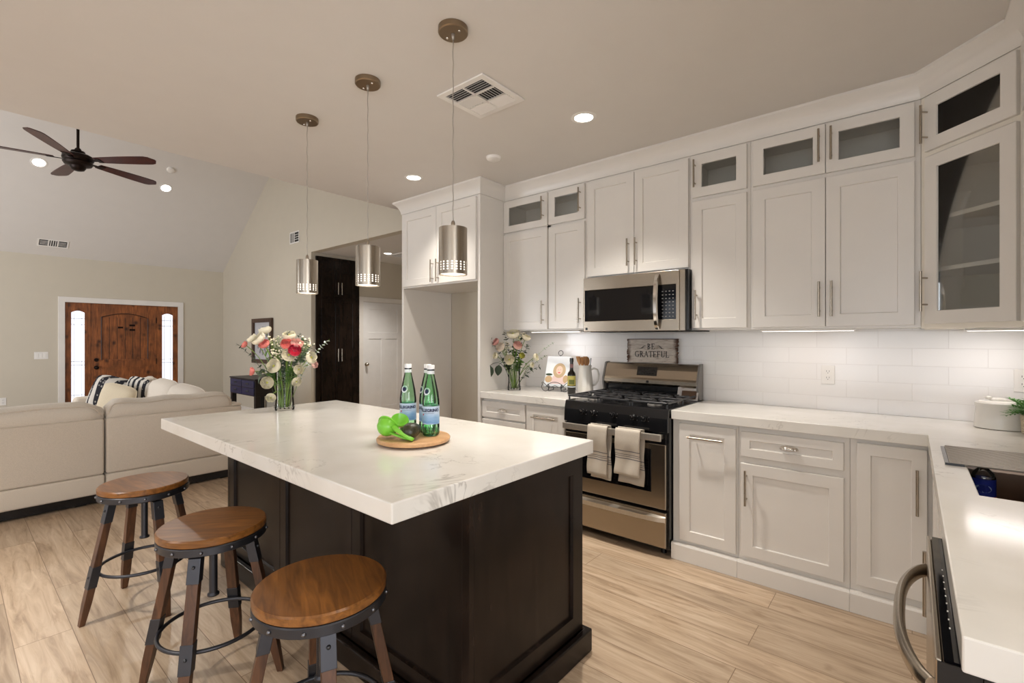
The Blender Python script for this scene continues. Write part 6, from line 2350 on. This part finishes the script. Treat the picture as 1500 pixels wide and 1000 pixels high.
for k, (lb_, lat, fw, lean_, kind) in enumerate(uts):
    base = around((PX_, PY_, 0.9145), lat * 0.5, 0.0125, fw * .5)
    ut = thing('wooden_' + kind, lb_, 'utensil', base, 0, GU)
    top = RT * (lean_ + lat * .5) + FW * fw + Vector((0, 0, 0.285 - 0.006 * (k % 2)))
    d = top.normalized()
    mm = MB()
    mm.tube([(0, 0, 0), top * 0.78], [0.0045, 0.0055], 8)
    mm.build('shaft', 'spoonwood', ut, smooth='all')
    mm = MB()
    s_ = RT
    secs = []
    for i in range(9):
        f_ = i / 8
        p = top * (0.76 + 0.24 * f_)
        w_ = 0.006 + 0.012 * math.sin(min(1, f_ * 1.25) * PI / 2) if kind == 'spatula' else 0.005 + 0.014 * math.sin(PI * min(1, .1 + f_ * .86))
        th = 0.003 if kind == 'spatula' else 0.004
        nrm = FW
        secs.append([p + s_ * w_ * math.cos(q * PI / 4) + nrm * th * math.sin(q * PI / 4) for q in range(8)])
    mm.loft(secs)
    mm.build('blade' if kind == 'spatula' else 'bowl', 'spoonwood', ut, smooth='all')
base = around((PX_, PY_, 0.9145), 0.016, 0.0125, -0.008)
ut = thing('metal_whisk', 'thin dark metal utensil leaning right in the white pitcher', 'utensil', base)
mm = MB()
mm.tube([(0, 0, 0), RT * 0.030 + Vector((0, 0, 0.272))], [0.003, 0.0035], 8)
mm.build('shaft', 'iron', ut, smooth='all')

# ---------------------------------------------------------------- right corner: white crock, plant, bottle in the sink
ck = thing('ceramic_crock', 'wide white oval ceramic crock on the worktop in the right corner', 'crock', (0.335, 3.318, 0.9145), R(10))
m = MB()
def oval(sx, sy, z):
    return [(sx * math.cos(2 * PI * k / 40), sy * math.sin(2 * PI * k / 40), z) for k in range(40)]
m.loft([oval(0.096, 0.076, 0.0005), oval(0.101, 0.081, 0.004), oval(0.098, 0.079, 0.05), oval(0.094, 0.075, 0.105), oval(0.096, 0.077, 0.108), oval(0.097, 0.078, 0.124), oval(0.094, 0.075, 0.127), oval(0.088, 0.069, 0.127), oval(0.086, 0.067, 0.10), oval(0.085, 0.066, 0.012)])
m.build('crock_body', 'ceramic', ck, smooth=True)
m = MB()
m.sphere((-0.012, 0.0, 0.139), 0.022, (1.5, 0.7, 0.55), 14, Matrix.Rotation(R(0), 4, 'X'))
m.sphere((-0.046, 0.0, 0.149), 0.010, (1.2, 0.9, 0.9), 12)
m.cone((-0.052, 0, 0.149), (-0.068, 0, 0.151), 0.004, 0.001, n=8)
m.loft([[(0.012, -0.010, 0.138), (0.012, 0.010, 0.138), (0.012, 0.010, 0.142), (0.012, -0.010, 0.142)], [(0.052, -0.007, 0.134), (0.052, 0.007, 0.134), (0.052, 0.007, 0.137), (0.052, -0.007, 0.137)]])
m.build('bird_knob', 'ceramic', ck, smooth='all')
MB().loft([oval(0.0865, 0.0675, 0.1275), oval(0.080, 0.060, 0.1335), oval(0.03, 0.02, 0.1355)]).build('lid', 'ceramic', ck, smooth=True)
pp = thing('potted_plant', 'small green plant in a woven pot, cut by the right edge of the picture', 'plant', (0.436, 3.195, 0.9145))
def basket_mat():
    m, nt, b = new_mat('woven_pale_pot')
    w_ = N(nt, 'ShaderNodeTexWave', wave_type='BANDS', bands_direction='Z')
    w_.inputs['Scale'].default_value = 45
    w_.inputs['Distortion'].default_value = 3
    nt.links.new(coords(nt), w_.inputs['Vector'])
    nt.links.new(ramp(nt, w_.outputs['Fac'], [(0.2, rgb((168, 150, 124))), (0.8, rgb((216, 202, 178)))]), b.inputs['Base Color'])
    b.inputs['Roughness'].default_value = 0.8
    bump(nt, b, w_.outputs['Fac'], 0.6, 0.003)
    return m
MB().lathe([(0.0, 0.0005), (0.046, 0.0005), (0.050, 0.01), (0.054, 0.085), (0.050, 0.088), (0.046, 0.08), (0, 0.078)], 28).build('pot', basket_mat(), pp, smooth=True)
m = MB()
rnd = random.Random(3)
M['plantleaf'] = paint('bright_green_leaf', rgb((92, 142, 72)), 0.5, 0, 0.4, 0.25)
ms = MB()
for k in range(46):
    a = rnd.uniform(0, 2 * PI)
    el = rnd.uniform(0.05, 1.25)
    L_ = rnd.uniform(0.06, 0.12)
    d = Vector((math.cos(a) * math.cos(el), math.sin(a) * math.cos(el), math.sin(el)))
    base = Vector((0.02 * math.cos(a), 0.02 * math.sin(a), 0.079))
    tip = base + d * L_
    pts = bez(base, base + d * L_ * .5 + Vector((0, 0, 0.025)), tip, 6)
    ms.tube(pts, 0.0008, 4)
    for i in range(2, 7):
        for s in (-1, 1):
            sd = d.cross(Vector((0, 0, 1))).normalized() * s
            leaf_blade(m, pts[i], sd + d * 0.9 + Vector((0, 0, rnd.uniform(-.2, .5))), rnd.uniform(0.016, 0.028), 0.0035, 0.2)
ms.build('stems', 'leafgreen', pp)
m.build('leaves', 'plantleaf', pp, smooth='all', solid=0.0004)

sbt = thing('soap_bottle', 'clear bottle with a blue label standing in the sink corner', 'bottle', (0.196, 2.400, 0.6375))
M['clearplastic'] = clear_glass('clear_plastic', (0.86, 0.90, 0.94, 1), 0.1)
r_ = 0.032
MB().lathe([(0.0, 0.0005), (r_, 0.0005), (r_ + 0.001, 0.005), (r_ + .001, 0.218), (0.028, 0.236), (0.013, 0.252), (0.013, 0.258), (0, 0.258)], 28).build('bottle_body', 'clearplastic', sbt, smooth=True)
MB().lathe([(0.0, 0.2585), (0.0145, 0.2585), (0.0145, 0.269), (0, 0.269)], 20).build('cap', 'paperwhite', sbt, smooth=True)
lb = MB().lathe([(r_ + 0.0015, 0.146), (r_ + 0.0015, 0.216)], 28, cap0=False, cap1=False).build('bottle_label', paint('royal_blue_label', rgb((36, 52, 150)), 0.35), sbt, smooth='all')
MB().lathe([(r_ + 0.0018, 0.150), (r_ + 0.0018, 0.156)], 28, cap0=False, cap1=False).build('label_stripe', 'redstar', lb, smooth='all')
mm = MB()
an0 = cam_ang(0.196, 2.400)
mm.face([((r_ + .0019) * math.cos(an0 + 0.022 * math.cos(a) / r_), (r_ + .0019) * math.sin(an0 + 0.022 * math.cos(a) / r_), 0.183 + 0.014 * math.sin(a)) for a in [2 * PI * k / 20 for k in range(20)]])
mm.build('label_emblem', paint('pale_blue_emblem', rgb((140, 160, 214)), 0.4), lb)
